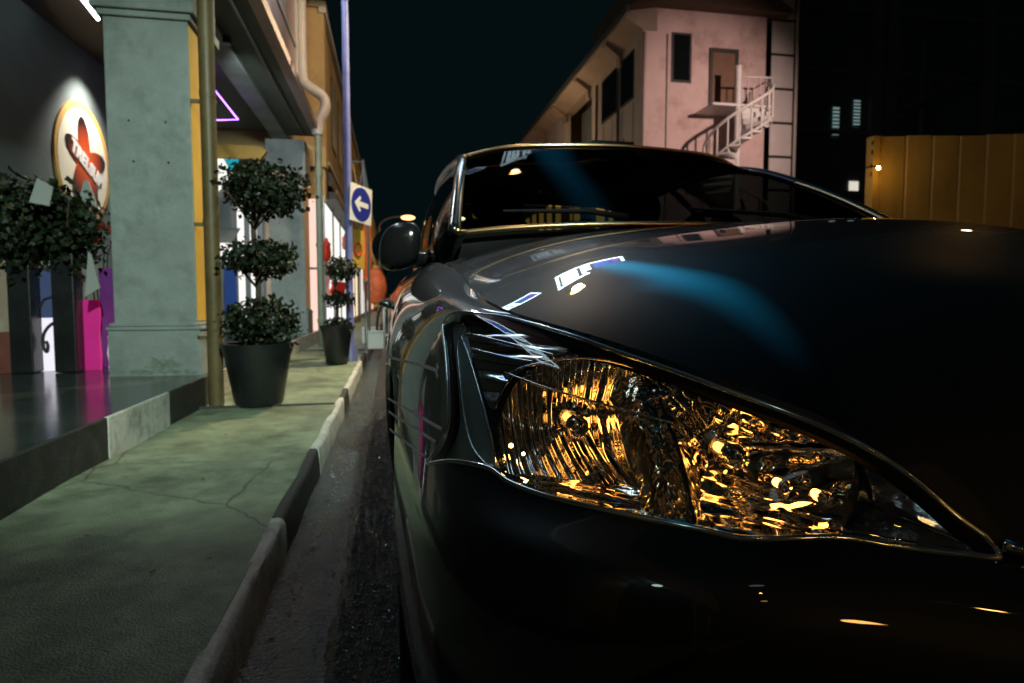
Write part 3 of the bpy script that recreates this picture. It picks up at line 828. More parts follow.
    mb = MB(); mb.lathe([(.0085, 0), (.0085, .003), (.006, .004), (.005, .0015), (0, .0015)], p, nn2, 20); mb.build('adjuster', 'bezel_chrome', hl, smooth=True, autosmooth=40)
    surf_patch('lens', BODY, f(lens_uv), [], .009, 'lens', hl, off=.0015, flip=FL, bstep=.006)
    mb = MB(); mb.tube(offset_curve(f(lens_uv), -.0005), .0031, 8, closed=True); mb.build('lens_seal', 'lens_edge', hl, smooth=True)
    # thick clear side wall of the lens: an inner edge line parallel to the outer one
    q = np.array([uv_px(*p) for p in [(462,322),(456,345),(458,380),(462,415),(470,445),(484,463)]]); mb = MB(); mb.tube(offset_curve(f(smooth_curve(q, 40)), -.004), .0016, 8); mb.build('lens_rib', 'lens_edge', hl, smooth=True)
    return hl
headlight(False); headlight(True)
# =========================================================================
# GROUND, PAVEMENT, KERB
# =========================================================================
mat('asphalt', (.022, .024, .027), rough=.10, var=.35, vscale=14, bump=1., bscale=105, spec=.8)
mat('channel', (.050, .062, .066), rough=.24, var=.4, vscale=5, bump=.4, bscale=110, dirt=(.04, .035, .03), dirt_amt=.5, dscale=3)
mat('pavement', (.23, .28, .19), rough=.5, var=.4, vscale=5.5, bump=.4, bscale=170, dirt=(.05, .07, .045), dirt_amt=.85, dscale=2.4, detail=14)
def add_cracks(name, scale, width, col):
    nt = M[name].node_tree; N = nt.nodes; L = nt.links; b_ = N['Principled BSDF']
    tc = N.new('ShaderNodeTexCoord'); nz = N.new('ShaderNodeTexNoise'); nz.inputs['Scale'].default_value = 5; nz.inputs['Detail'].default_value = 6
    mx = N.new('ShaderNodeMix'); mx.data_type = 'VECTOR'; mx.inputs[0].default_value = .10
    L.new(tc.outputs['Object'], nz.inputs['Vector']); L.new(tc.outputs['Object'], mx.inputs[4]); L.new(nz.outputs['Color'], mx.inputs[5])
    v = N.new('ShaderNodeTexVoronoi'); v.feature = 'DISTANCE_TO_EDGE'; v.inputs['Scale'].default_value = scale; L.new(mx.outputs[1], v.inputs['Vector'])
    mr = N.new('ShaderNodeMapRange'); mr.inputs[1].default_value = width*.4; mr.inputs[2].default_value = width; mr.inputs[3].default_value = .6; mr.inputs[4].default_value = 0; L.new(v.outputs['Distance'], mr.inputs[0])
    old = b_.inputs['Base Color'].links[0].from_socket; m2 = N.new('ShaderNodeMix'); m2.data_type = 'RGBA'; L.new(mr.outputs[0], m2.inputs[0]); L.new(old, m2.inputs[6]); m2.inputs[7].default_value = (*col, 1); L.new(m2.outputs[2], b_.inputs['Base Color'])
add_cracks('pavement', .62, .0035, (.025, .03, .022))
mat('kerb_white', (.60, .60, .57), rough=.6, var=.2, vscale=8, bump=.3, bscale=120, dirt=(.16, .15, .12), dirt_amt=.7, dscale=9)
mat('kerb_black', (.022, .022, .022), rough=.6, var=.5, vscale=14, bump=.3, bscale=120, dirt=(.07, .07, .06), dirt_amt=.5, dscale=12)
mat('wet_tile', (.035, .045, .045), rough=.16, var=.35, vscale=2, bump=.03, bscale=20, spec=.6)
mat('joint', (.05, .05, .045), rough=.9)

def sheet(name, x0, x1, y0, y1, z, m, nx=1, ny=1):
    mb = MB(); mb.grid([[(x, y, z) for y in np.linspace(y0, y1, ny+1)] for x in np.linspace(x0, x1, nx+1)])
    return mb.build(name, m, kind='structure')
sheet('ground', -400, 500, -300, 700, -.02, 'asphalt')
mb = MB(); ys_ = np.concatenate([[-60, -10], np.linspace(-1, 10, 520), [20, 40, 80, 160, 300]])
mb.grid([[((-.15+.005*math.sin(y*7.3)+.004*math.sin(y*19.1+1)+.004*math.sin(y*47)+.003*math.sin(y*113)) if x is None else x, y, .0065) for y in ys_] for x in (None, .3, 4, 8.2)]); mb.build('road', 'asphalt', kind='structure')
sheet('drain_channel', -.335, -.08, -60, 300, .004, 'channel')
# pavement slab between the step and the kerb
mb = MB(); xs = [-1.21, -.9, -.6, -.362]
ys = np.concatenate([np.linspace(-12, 0, 8), np.linspace(.2, 12, 60), np.linspace(13, 120, 20)])
mb.grid([[(x, y, .12+.006*math.sin(y*2.1+x*3)+.004*math.sin(y*5.3)) for y in ys] for x in xs]); mb.build('pavement', 'pavement', kind='structure', smooth=True)
# kerb stones painted by turns black and white
def kerb(y0, y1, m):
    prof = [(-.375, .10), (-.373, .125), (-.352, .1265), (-.340, .121), (-.335, .108), (-.333, .03), (-.333, -.01)]
    K = max(2, int((y1-y0)/.15)); mb = MB()
    K = max(3, int((y1-y0)/.05)) if y1 < 13 else K
    G2 = [[(x+.003*math.sin(y*9+z*30)+random.uniform(-.0018, .0018), y, z+.002*math.sin(y*7)+random.uniform(-.0018, .0018)) for (x, z) in prof] for y in np.linspace(y0+.004, y1-.004, K)]
    mb.grid(G2); n_ = len(prof); mb.f.append(tuple(range(n_))); mb.f.append(tuple((K-1)*n_+i for i in range(n_)))
    return mb.build('kerb', m, kind='structure', smooth=True, autosmooth=50)
segs = [(-12, -2, 0), (-2, .2, 1), (.2, 1.15, 1), (1.15, 2.05, 0), (2.05, 3.0, 1), (3.0, 4.55, 0), (4.55, 5.05, 1), (5.05, 7.3, 0), (7.3, 8.4, 1), (8.4, 10.4, 0), (10.4, 11.6, 1), (11.6, 60, 0)]
for a, b, k in segs: kerb(a, b, 'kerb_black' if k else 'kerb_white')
for y in (4.27, 8.9): 
    mb = MB(); mb.box(-1.2, -.375, y, y+.012, .11, .1335); mb.build('pavement_joint', 'joint', kind='structure')
# loose wet aggregate standing proud of the worn asphalt beside the tyres
mat('wet_grit', (.22, .26, .29), rough=.10, spec=1., var=.5, vscale=60)  # pale colour puts wet sparkle into the grit
gm = MB(); rg_ = random.Random(3)
for k in range(5200):
    y = .75+4.6*rg_.random()**1.5; x = rg_.uniform(-.145, .09) if rg_.random() < .85 else rg_.uniform(-.3, -.1); r_ = rg_.uniform(.0016, .0048)
    zz = .0065 if x > -.135 else .004; n5 = 5; a0 = rg_.uniform(0, 6); sq = rg_.uniform(.45, .9)
    ring = [(x+r_*math.cos(a0+6.2832*j/n5)*rg_.uniform(.7, 1.2), y+r_*math.sin(a0+6.2832*j/n5)*rg_.uniform(.7, 1.2), zz-.0005) for j in range(n5)]
    mid = [((p[0]-x)*.75+x, (p[1]-y)*.75+y, zz+r_*sq*rg_.uniform(.5, .9)) for p in ring]
    gm.add(ring+mid+[(x+rg_.uniform(-.3, .3)*r_, y+rg_.uniform(-.3, .3)*r_, zz+r_*sq*1.15)], [(j, (j+1) % n5, n5+(j+1) % n5, n5+j) for j in range(n5)]+[(n5+j, n5+(j+1) % n5, 2*n5) for j in range(n5)])
go = gm.build('road_grit', 'wet_grit'); go['kind'] = 'stuff'
# raised walkway under the shophouses
mb = MB(); mb.box(-3.3, -1.21, -9, 10.9, -.01, .30); mb.build('walkway', 'wet_tile', kind='structure')
for y0, y1, m in ((-6, 2.97, 'kerb_black'), (2.97, 3.74, 'kerb_white'), (3.74, 4.62, 'kerb_black'), (4.62, 10.9, 'kerb_white')):
    mb = MB(); mb.box(-1.215, -1.195, y0+.002, y1-.002, .10, .302); mb.build('walkway_step', m, kind='structure', bevel=.006)
# fallen leaves and grit in the channel
mat('dry_leaf', (.20, .08, .025), rough=.7, var=.5, vscale=20)
mb = MB()
for k in range(70):
    y = 1.0+7*random.random()**1.3; x = random.choice([-.31, -.28, -.22, -.1])+random.uniform(-.03, .05); a = random.uniform(0, 6.28); s_ = random.uniform(.006, .016)
    c = np.array([x, y, .012]); d = np.array([math.cos(a), math.sin(a), random.uniform(-.2, .3)])*s_; e = np.array([-math.sin(a), math.cos(a), random.uniform(-.2, .3)])*s_*.6
    mb.add([c-d, c+e, c+d, c-e], [(0, 1, 2, 3)])
for k in range(90):
    y = 1.0+8*random.random(); x = random.uniform(-1.12, -.40); a = random.uniform(0, 6.28); s_ = random.uniform(.004, .013)
    c = np.array([x, y, .1335]); d = np.array([math.cos(a), math.sin(a), random.uniform(-.1, .2)])*s_; e = np.array([-math.sin(a), math.cos(a), random.uniform(-.1, .2)])*s_*.6
    mb.add([c-d, c+e, c+d, c-e], [(0, 1, 2, 3)])
lv = mb.build('leaf_litter', 'dry_leaf'); lv['kind'] = 'stuff'

# =========================================================================
# NEAR SHOPHOUSE ON THE LEFT
# =========================================================================
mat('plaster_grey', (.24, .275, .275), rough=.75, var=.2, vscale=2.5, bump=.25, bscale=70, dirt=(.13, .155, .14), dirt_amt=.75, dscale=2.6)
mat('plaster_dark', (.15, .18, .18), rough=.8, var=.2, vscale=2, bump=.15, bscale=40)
mat('plaster_pink', (.55, .42, .40), rough=.8, var=.12, vscale=1.5, bump=.2, bscale=30, dirt=(.28, .18, .15), dirt_amt=.5, dscale=.9)
mat('plaster_ochre', (.50, .36, .17), rough=.8, var=.15, vscale=1.5, bump=.2, bscale=30, dirt=(.22, .14, .06), dirt_amt=.5, dscale=.8)
mat('plaster_white', (.55, .55, .52), rough=.75, var=.1, vscale=3, bump=.2, bscale=40)
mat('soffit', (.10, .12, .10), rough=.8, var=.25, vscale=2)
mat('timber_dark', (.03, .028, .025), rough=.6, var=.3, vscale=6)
mat('pipe_brown', (.12, .085, .035), rough=.5, var=.25, vscale=5, dirt=(.05, .035, .02), dirt_amt=.5, dscale=4)
mat('pipe_pale', (.50, .47, .45), rough=.45, var=.12, vscale=6)
mat('pipe_green', (.20, .23, .17), rough=.5, var=.2, vscale=5)
mat('yellow_paint', (.62, .38, .06), rough=.5, var=.15, vscale=4)
mat('metal_dark', (.03, .032, .035), rough=.4, metal=.6)
mat('metal_grey', (.25, .26, .27), rough=.4, metal=.7, var=.15)
mat('roof_tile', (.10, .055, .04), rough=.8, var=.3, vscale=6)
mat('glass_dark', (.006, .008, .01), rough=.06, spec=.6)

sh = thing('shophouse', (-2.4, 1.9, 0), 'grey plastered corner shophouse with pillars over a raised walkway at left', 'building')
def pillar(y, zt=3.2):
    mb = MB()
    y1 = y+.57
    mb.box(-1.795, -1.29, y+.01, y1-.01, .62, 2.62)              # shaft
    mb.box(-1.825, -1.262, y-.02, y1+.02, .29, .60)              # plinth
    mb.box(-1.835, -1.252, y-.03, y1+.03, .60, .625); mb.box(-1.82, -1.268, y-.015, y1+.015, .625, .65)
    sp_ = MB(); sp_.box(-1.291, -1.2865, y+.03, y1-.03, .66, 2.6); sp_.build('lamplit_face', 'yellow_paint', sh)  # yellow panel puts the lamp's orange light into the colour
    mb.box(-1.82, -1.265, y-.015, y1+.015, 2.61, 2.65); mb.box(-1.85, -1.24, y-.04, y1+.04, 2.65, 2.72)
    mb.box(-1.83, -1.26, y-.02, y1+.02, 2.72, zt)
    return mb.build('pillar', 'plaster_grey', sh, bevel=.008)
mat('damp_stain', (.17, .20, .17), rough=.9, var=.5, vscale=25)
mat('bolt_hole', (.02, .02, .02), rough=.9)
for y in (-6.6, -1.0, 4.6, 10.2):
    pl_ = pillar(y)
    for hx, hz in ((-1.66, 1.96), (-1.44, 1.96), (-1.64, 1.70), (-1.43, 1.70)):
        mb = MB(); mb.lathe([(0, 0), (.007, 0), (.007, .004), (0, .004)], (hx, y+.0085, hz), (0, -1, 0), 10); mb.build('bolt_hole', 'bolt_hole', pl_)
    rs_ = random.Random(int(y*10)); pts = [((.5+.5*rs_.random())*.13*math.cos(a), (.45+.55*rs_.random())*.075*math.sin(a)) for a in np.linspace(0, 6.283, 22, endpoint=False)]
    pts = [tuple(p) for p in smooth_curve(pts, 88, True)]; mb = MB(); mb.prism(pts, (-1.50, y-.0202, .37), (1, 0, 0), (0, 0, 1), (0, -.0015, 0)); mb.build('stain', 'damp_stain', pl_)
    pts = [((.5+.5*rs_.random())*.28*math.cos(a), (.3+.7*rs_.random())*.03*math.sin(a)) for a in np.linspace(0, 6.283, 26, endpoint=False)]
    pts = [tuple(p) for p in smooth_curve(pts, 104, True)]; mb = MB(); mb.prism(pts, (-1.52, y-.0202, .325), (1, 0, 0), (0, 0, 1), (0, -.0012, 0)); mb.build('stain', 'damp_stain', pl_)
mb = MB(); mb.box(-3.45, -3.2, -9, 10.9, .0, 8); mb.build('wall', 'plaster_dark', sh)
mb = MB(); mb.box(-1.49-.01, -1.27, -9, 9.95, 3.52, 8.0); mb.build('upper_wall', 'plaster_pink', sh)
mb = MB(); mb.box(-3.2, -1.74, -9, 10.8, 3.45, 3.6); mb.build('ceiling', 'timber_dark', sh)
mb = MB(); mb.box(-1.72, -1.49, -9, 10.75, 3.2, 3.52); mb.build('beam', 'plaster_grey', sh, bevel=.01)
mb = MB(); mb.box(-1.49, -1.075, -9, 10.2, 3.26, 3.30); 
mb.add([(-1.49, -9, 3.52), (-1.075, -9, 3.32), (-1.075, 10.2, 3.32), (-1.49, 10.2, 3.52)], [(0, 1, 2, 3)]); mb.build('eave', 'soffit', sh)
mb = MB(); mb.tube([(-1.27, -9, 3.245), (-1.27, 10.1, 3.245)], .014, 8); mb.build('conduit', 'plaster_grey', sh, smooth=True)
mb = MB(); mb.prism([(-.06, -.02), (.05, -.02), (.06, .05), (.045, .05), (.037, -.005), (-.06, -.005)], (-1.07, -9, 3.27), (1, 0, 0), (0, 0, 1), (0, 19.25, 0)); gut = mb.build('gutter', 'plaster_pink', sh)
# downpipes
mb = MB(); mb.tube([(-1.13, 4.42, .12), (-1.13, 4.42, 3.26)], .047, 14)
for z in (.55, 1.3, 2.1, 2.8): mb.lathe([(.05, -.02), (.05, .02)], (-1.13, 4.42, z), (0, 0, 1), 14); mb.box(-1.28, -1.13, 4.58, 4.60, z-.012, z+.012); mb.box(-1.14, -1.12, 4.42, 4.60, z-.012, z+.012)
mb.build('downpipe', 'pipe_brown', sh, smooth=True, autosmooth=50)
pp = [atY(x, y, 9.75) for x, y in [(300, -60), (301, 40), (303, 78), (308, 86), (322, 96), (325.5, 104), (324, 112), (319, 122), (317.5, 135)]]
mb = MB(); mb.tube(smooth_curve(pp, 40), .075, 12); mb.build('downpipe', 'pipe_pale', sh, smooth=True)
b = atY(318, 140, 9.75); mb = MB(); mb.tube([(b[0], 9.75, b[2]+.25), (b[0], 9.75, .12)], .05, 12)
for z in (.5, 1.6, 2.6): mb.lathe([(.06, -.025), (.06, .025)], (b[0], 9.75, z), (0, 0, 1), 12)
mb.build('downpipe', 'pipe_green', sh, smooth=True, autosmooth=50)
# pilaster mouldings on the upper wall
mb = MB(); mb.box(-1.272, -1.235, 9.45, 9.94, 3.6, 8); mb.box(-1.272, -1.245, -9, 9.4, 4.25, 4.33); mb.build('moulding', 'plaster_white', sh, bevel=.01)

# round flower sign on the walkway wall
mat('sign_cream', (.80, .45, .12), rough=.5); mat('sign_cream_pale', (.85, .78, .62), rough=.5)
def petal_material():
    m = bpy.data.materials.new('petal_print'); m.use_nodes = True; nt = m.node_tree; N = nt.nodes; L = nt.links
    b_ = N['Principled BSDF']; b_.inputs['Roughness'].default_value = .4
    tc = N.new('ShaderNodeTexCoord'); ln = N.new('ShaderNodeVectorMath'); ln.operation = 'LENGTH'; L.new(tc.outputs['Object'], ln.inputs[0])
    mr = N.new('ShaderNodeMapRange'); mr.inputs[1].default_value = .04; mr.inputs[2].default_value = .40
    L.new(ln.outputs['Value'], mr.inputs[0]); cr = N.new('ShaderNodeValToRGB'); L.new(mr.outputs[0], cr.inputs[0])
    e = cr.color_ramp.elements; e[0].color = (.75, .12, .015, 1); e[1].color = (.012, .006, .008, 1)
    k = cr.color_ramp.elements.new(.55); k.color = (.42, .05, .012, 1)
    L.new(cr.outputs[0], b_.inputs['Base Color']); M['petal_print'] = m
petal_material()
LOGO = np.array([-3.2, 7.60, 2.25])
lg = thing('wall_sign', LOGO, 'round cream wall sign with a red and black flower and white lettering', 'sign')
ey_, ez_, ex_ = np.array([0, 1., 0]), np.array([0, 0, 1.]), np.array([1., 0, 0])
mb = MB(); mb.lathe([(0, 0), (.62, 0), (.62, .02), (.60, .025), (0, .025)], LOGO, (1, 0, 0), 64); mb.build('disc', 'sign_cream', lg, smooth=True, autosmooth=30)
mb = MB(); mb.prism([(.55*math.cos(a)-.03, .56*math.sin(a)-.02) for a in np.linspace(0, 2*math.pi, 48, endpoint=False)], LOGO+ex_*.0255, ey_, ez_, ex_*.003); mb.build('disc_face', 'sign_cream_pale', lg)
me = None
for k, (a, L0, w) in enumerate(((98, .34, .125), (158, .33, .115), (10, .33, .115), (232, .34, .13), (292, .36, .13))):
    a = R(a); d = np.array([math.cos(a), math.sin(a)]); e = np.array([-d[1], d[0]])
    mb = MB(); mb.prism([tuple(d*(.20+L0*.8*math.cos(t))+e*w*math.sin(t)) for t in np.linspace(0, 2*math.pi, 32, endpoint=False)], LOGO+ex_*(.030+.0012*k), ey_, ez_, ex_*.004); mb.build('petal', 'petal_print', lg)
mat('letter_white', (.85, .82, .78), rough=.5)
ca, sa = math.cos(R(-24)), math.sin(R(-24)); tx = ey_*ca+ez_*sa; ty = -ey_*sa+ez_*ca
text_mesh('TRELSUP', .185, LOGO+ex_*.044-ez_*.02, tx, ty, .006, bold=.012).build('lettering', 'letter_white', lg)
emit('spot_glow', (1., .97, .88), 14.)
# spot lamp over the sign
sp = thing('spot_lamp', (-2.75, 7.6, 3.45), 'small ceiling spot lamp shining on the round flower sign', 'lamp')
mb = MB(); mb.tube([(-2.75, 7.6, 3.45), (-2.75, 7.6, 3.38)], .012, 8); mb.lathe([(.03, 0), (.045, .10), (.04, .10), (.026, .01)], (-2.75, 7.6, 3.40), nrm((-.32, 0, -1)), 20, cap=True); mb.build('housing', 'metal_dark', sp, smooth=True, autosmooth=40)
mb = MB(); mb.lathe([(0, .101), (.036, .101)], (-2.75, 7.6, 3.40), nrm((-.32, 0, -1)), 20, cap=False); mb.build('bulb', 'spot_glow', sp)
# fluorescent tube on the walkway ceiling
emit('tube_white', (.85, .95, 1.), 9.)
P0, P1 = atZ(72, -14, 3.35), atZ(98, 19, 3.35)
tb = thing('tube_lamp', (P0+P1)/2, 'bare white fluorescent tube under the dark walkway ceiling', 'lamp')
mb = MB(); mb.tube([P0, P1], .016, 10); mb.build('tube', 'tube_white', tb, smooth=True)
mb = MB(); mb.bar(P0+[0, 0, .06], P1+[0, 0, .06], .05, .05); mb.build('batten', 'metal_grey', tb)
# violet neon triangle hanging in the walkway
emit('neon_violet', (.42, .16, 1.), 7.)
mb = MB(); tri = [atY(210, 84, 8.2), atY(238, 119.5, 8.2), atY(204, 120.5, 8.2)]
mb.tube(tri, .011, 8, closed=True); c = sum(tri)/3
nt_ = mb.build('neon_triangle', 'neon_violet', loc=c); tag(nt_, 'violet neon triangle glowing high in the dark walkway', 'neon sign')

# lit shop front across the end of the walkway
emit('lit_white', (1., .97, .90), 1.15); emit('lit_teal', (.02, .45, .55), .8); emit('lit_pinkish', (1., .62, .52), 1.2); emit('lit_cream', (1., .80, .55), 1.2)
mat('fabric_blue', (.01, .06, .32), rough=.7, var=.2); mat('awning_grey', (.22, .24, .24), rough=.8, var=.15); mat('red_cloth', (.55, .05, .02), rough=.7, var=.2)
sf = thing('shop_front', (-2.5, 11.0, .12), 'brightly lit white shop window at the end of the walkway', 'shop front')
def pxbox(mb, x0, x1, y0, y1, Y, d=.04):
    a, b_ = atY(x0, y1, Y), atY(x1, y0, Y); return mb.box(a[0], b_[0], Y, Y+d, a[2], b_[2])
mb = MB(); pxbox(mb, 195, 262, 150, 352, 11.0, .12); mb.build('backing', 'plaster_dark', sf)
mb = MB(); pxbox(mb, 236, 259, 196, 318, 10.96); pxbox(mb, 216, 234, 242, 262, 10.96); mb.build('lit_panel', 'lit_white', sf)
mb = MB(); a, b_, c, d = atY(212, 156, 10.9), atY(222, 156, 10.9), atY(232, 176, 10.9), atY(212, 198, 10.9); mb.add([a, b_, c, d, a+[0,.03,0], b_+[0,.03,0], c+[0,.03,0], d+[0,.03,0]], [(0,1,2,3),(7,6,5,4),(0,4,5,1),(1,5,6,2),(2,6,7,3),(3,7,4,0)]); mb.build('lit_panel', 'lit_white', sf)
mb = MB(); a, b_, c = atY(223, 156, 10.9), atY(240, 156, 10.9), atY(232, 176, 10.9); mb.add([a, b_, c, a+[0,.03,0], b_+[0,.03,0], c+[0,.03,0]], [(0,1,2),(5,4,3),(0,3,4,1),(1,4,5,2),(2,5,3,0)]); mb.build('teal_panel', 'lit_teal', sf)
mb = MB(); a, b_ = atY(206, 239, 10.55), atY(241, 228, 10.95); mb.add([(a[0], 10.5, a[2]), (b_[0], 10.5, a[2]), (b_[0], 10.95, b_[2]), (a[0], 10.95, b_[2])], [(0,1,2,3)]); mb.box(a[0], b_[0], 10.48, 10.50, a[2]-.06, a[2]); mb.build('awning', 'awning_grey', sf)
for x in (235, 247.5, 260): mb = MB(); pxbox(mb, x-.8, x+.8, 190, 330, 10.93, .03); mb.build('mullion', 'metal_grey', sf)
mb = MB(); pxbox(mb, 225, 236, 268, 312, 10.5, .02); bn = mb.build('hanging_banner', 'fabric_blue', loc=atY(230, 312, 10.5)); tag(bn, 'plain deep blue hanging banner in front of the white shop window', 'banner')
mb = MB()
a = atY(206, 157, 10.1); b_ = atY(260, 156, 10.1); z1 = atY(260, 146, 10.1)[2]; tip_ = atY(267, 151, 10.1)
mb.prism([(a[0], a[2]), (b_[0], a[2]), (tip_[0], tip_[2]), (b_[0], z1), (a[0], z1)], (0, 10.1, 0), (1, 0, 0), (0, 0, 1), (0, .08, 0)); o = mb.build('yellow_beam', 'yellow_paint', loc=(a+b_)/2); tag(o, 'yellow signboard beam with a pointed end across the walkway', 'beam')
emit('beam_lamp_face', (1., .85, .55), 3.)

# =========================================================================
# DISPLAY, PLANTS AND BAGS ON THE WALKWAY
# =========================================================================
mat('leaf_dark', (.010, .018, .007), rough=.5, var=.5, vscale=9, spec=.25); mat('leaf_olive', (.045, .060, .02), rough=.5, var=.5, vscale=9)
mat('bark', (.06, .045, .03), rough=.85, var=.4, vscale=12, bump=.5); mat('pot_black', (.012, .014, .015), rough=.35, var=.3, vscale=6, bump=.1)
mat('soil', (.03, .022, .015), rough=.95, bump=.6, bscale=40)
mat('bag_pink_glow', (.75, .03, .30), rough=.35, var=.1, emis=(1., .02, .35), estr=.10); mat('bag_purple', (.16, .03, .22), rough=.4, var=.15); mat('bag_white', (.75, .75, .78), rough=.5, var=.08); mat('bag_maroon', (.16, .05, .04), rough=.5, var=.2)  # pink bag's emission stands in for light coming through from behind
mat('ribbon', (.02, .02, .02), rough=.6); mat('flower_red', (.45, .03, .02), rough=.6, var=.3)

def leaf_cloud(mb, c, r, n, size=(.02, .04), shell=.55, seed=0, gap=.25):
    rs = np.random.default_rng(seed); c = np.asarray(c, float); r = np.asarray(r if hasattr(r, '__len__') else (r, r, r), float)
    cl = rs.normal(size=(14, 3)); cl /= np.linalg.norm(cl, axis=1)[:,None]
    k = 0
    while k < n:
        d = rs.normal(size=3); d /= np.linalg.norm(d)
        lump = 1+.18*max(cl @ d)**6-.22*(rs.random() < gap)
        rad = (shell+(1-shell)*rs.random()**.6)*lump*(.9+.2*rs.random())
        p = c+d*r*rad; s_ = rs.uniform(*size)
        out = nrm(d+rs.normal(size=3)*.55+np.array([0, 0, .25])); a = nrm(np.cross(out, rs.normal(size=3))); b2 = np.cross(out, a)
        t = nrm(a+out*rs.uniform(0, .9)); w = b2*s_*.38; m_ = p+t*s_*.5-out*s_*.08
        mb.add([p, m_+w, p+t*s_, m_-w, m_-out*s_*.06], [(0, 1, 4), (1, 2, 4), (2, 3, 4), (3, 0, 4)])
        k += 1
def topiary(loc, label, balls, pot, trunk_top, seed):
    x, y = loc; t = thing('potted_topiary', (x, y, .12), label, 'potted plant', 'potted topiary trees on the pavement')
    r0, r1, h = pot
    mb = MB(); mb.lathe([(r0*.9, 0), (r0, .02), (r1*.97, h*.8), (r1*1.06, h*.93), (r1*1.08, h), (r1*.95, h), (r1*.92, h*.9)], (x, y, .124), (0, 0, 1), 36); p_ = mb.build('pot', 'pot_black', t, smooth=True, autosmooth=40)
    mb = MB(); mb.lathe([(0, .0), (r1*.93, .0), (r1*.93, .01), (0, .02)], (x, y, .124+h*.88), (0, 0, 1), 24, cap=False); mb.build('soil', 'soil', p_)
    mb = MB(); mb.tube(smooth_curve([(x, y, .12+h*.85), (x+.012, y, .12+h+(trunk_top-h)*.35), (x-.01, y+.01, .12+h+(trunk_top-h)*.7), (x+.004, y, .12+trunk_top)], 16), np.linspace(.022, .012, 17)[:16] if False else .017, 8)
    for q in balls[1:]:
        for k in range(5):
            a = k*1.3; mb.tube([(x, y, q[2]-q[4]*1.25), (x+q[3]*.4*math.cos(a), y+q[3]*.4*math.sin(a), q[2]-q[4]*.5), (x+q[3]*.7*math.cos(a), y+q[3]*.7*math.sin(a), q[2])], [.008, .006, .004], 6)
    mb.build('trunk', 'bark', t, smooth=True)
    for k, (bx, by, bz, rx, rz, n_) in enumerate(balls):
        mb = MB(); leaf_cloud(mb, (bx, by, bz), (rx*.84, rx*.84, rz*.80), int(n_*.8), gap=.45, seed=seed+k, size=(.026, .052)); mb.build('foliage', 'leaf_dark', t)
    return t
Yt = 4.36; f = lambda px, py: atY(px, py, Yt)
def ball(px, py, hw, hh, n_, Y):
    p = atY(px, py, Y); dep = proj(p)[2]; return (p[0], Y, p[2], hw*dep/FPX, hh*dep/FPX, n_)
c0 = atY(259, 395, Yt)
topiary((c0[0], Yt), 'tall three-tier clipped tree in a black pot beside the first pillar', [ball(262, 322, 43, 29, 1500, Yt), ball(260, 258, 42, 23, 1300, Yt), ball(263, 189, 49, 32, 2000, Yt)], (.15, .21, .40), 1.42, 11)
c0 = atY(337, 355, 7.0)
topiary((c0[0], 7.0), 'smaller three-ball clipped tree in a black pot beside the blue pole', [ball(339, 327, 17, 11, 600, 7.0), ball(339, 299, 17, 8.5, 450, 7.0), ball(341, 269, 19, 13.5, 800, 7.0)], (.115, .16, .41), 1.0, 31)

def shrub(px, pyb, Y, rx, rz, n_, label, seed, flowers=False, zc=1.32):
    b_ = atY(px, pyb, Y); b_[2] = .30
    t = thing('potted_shrub', b_, label, 'potted plant', 'bushy plants in slim black planters')
    mb = MB(); mb.prism([(-.07, -.07), (.07, -.07), (.07, .07), (-.07, .07)], b_+np.array([0, 0, .002]), (1, 0, 0), (0, 1, 0), (0, 0, .82)); mb.build('planter', 'pot_black', t, bevel=.008)
    mb = MB()
    for k in range(6):
        a = k*1.05; mb.tube([b_+np.array([0, 0, .8]), b_+np.array([.12*math.cos(a), .12*math.sin(a), 1.0]), b_+np.array([.25*math.cos(a), .25*math.sin(a), 1.15])], [.01, .007, .004], 6)
    mb.build('stem', 'bark', t, smooth=True)
    mb = MB(); leaf_cloud(mb, (b_[0], b_[1], zc), (rx, rx*.7, rz), n_, seed=seed, size=(.035, .08), shell=.3, gap=.4); mb.build('foliage', 'leaf_dark', t)
    if flowers:
        for k in range(5):
            mb = MB()
            p = b_+np.array([.26+random.uniform(-.05, .05), random.uniform(-.1, .05), 1.22-b_[2]*0+random.uniform(-.33, -.12)])
            for j in range(6):
                a = j*1.05; mb.add([p, p+np.array([.02*math.cos(a), 0, .02*math.sin(a)]), p+np.array([.03*math.cos(a+.4), -.01, .03*math.sin(a+.4)])], [(0, 1, 2)])
            mb.build('flower', 'flower_red', t)
shrub(28, 372, 4.95, .42, .33, 1500, 'dark bushy shrub in a slim black planter at the far left', 51)
shrub(71, 372, 4.95, .27, .30, 900, 'dark shrub with small red flowers in a slim black planter by the pillar', 52, True, zc=1.27)

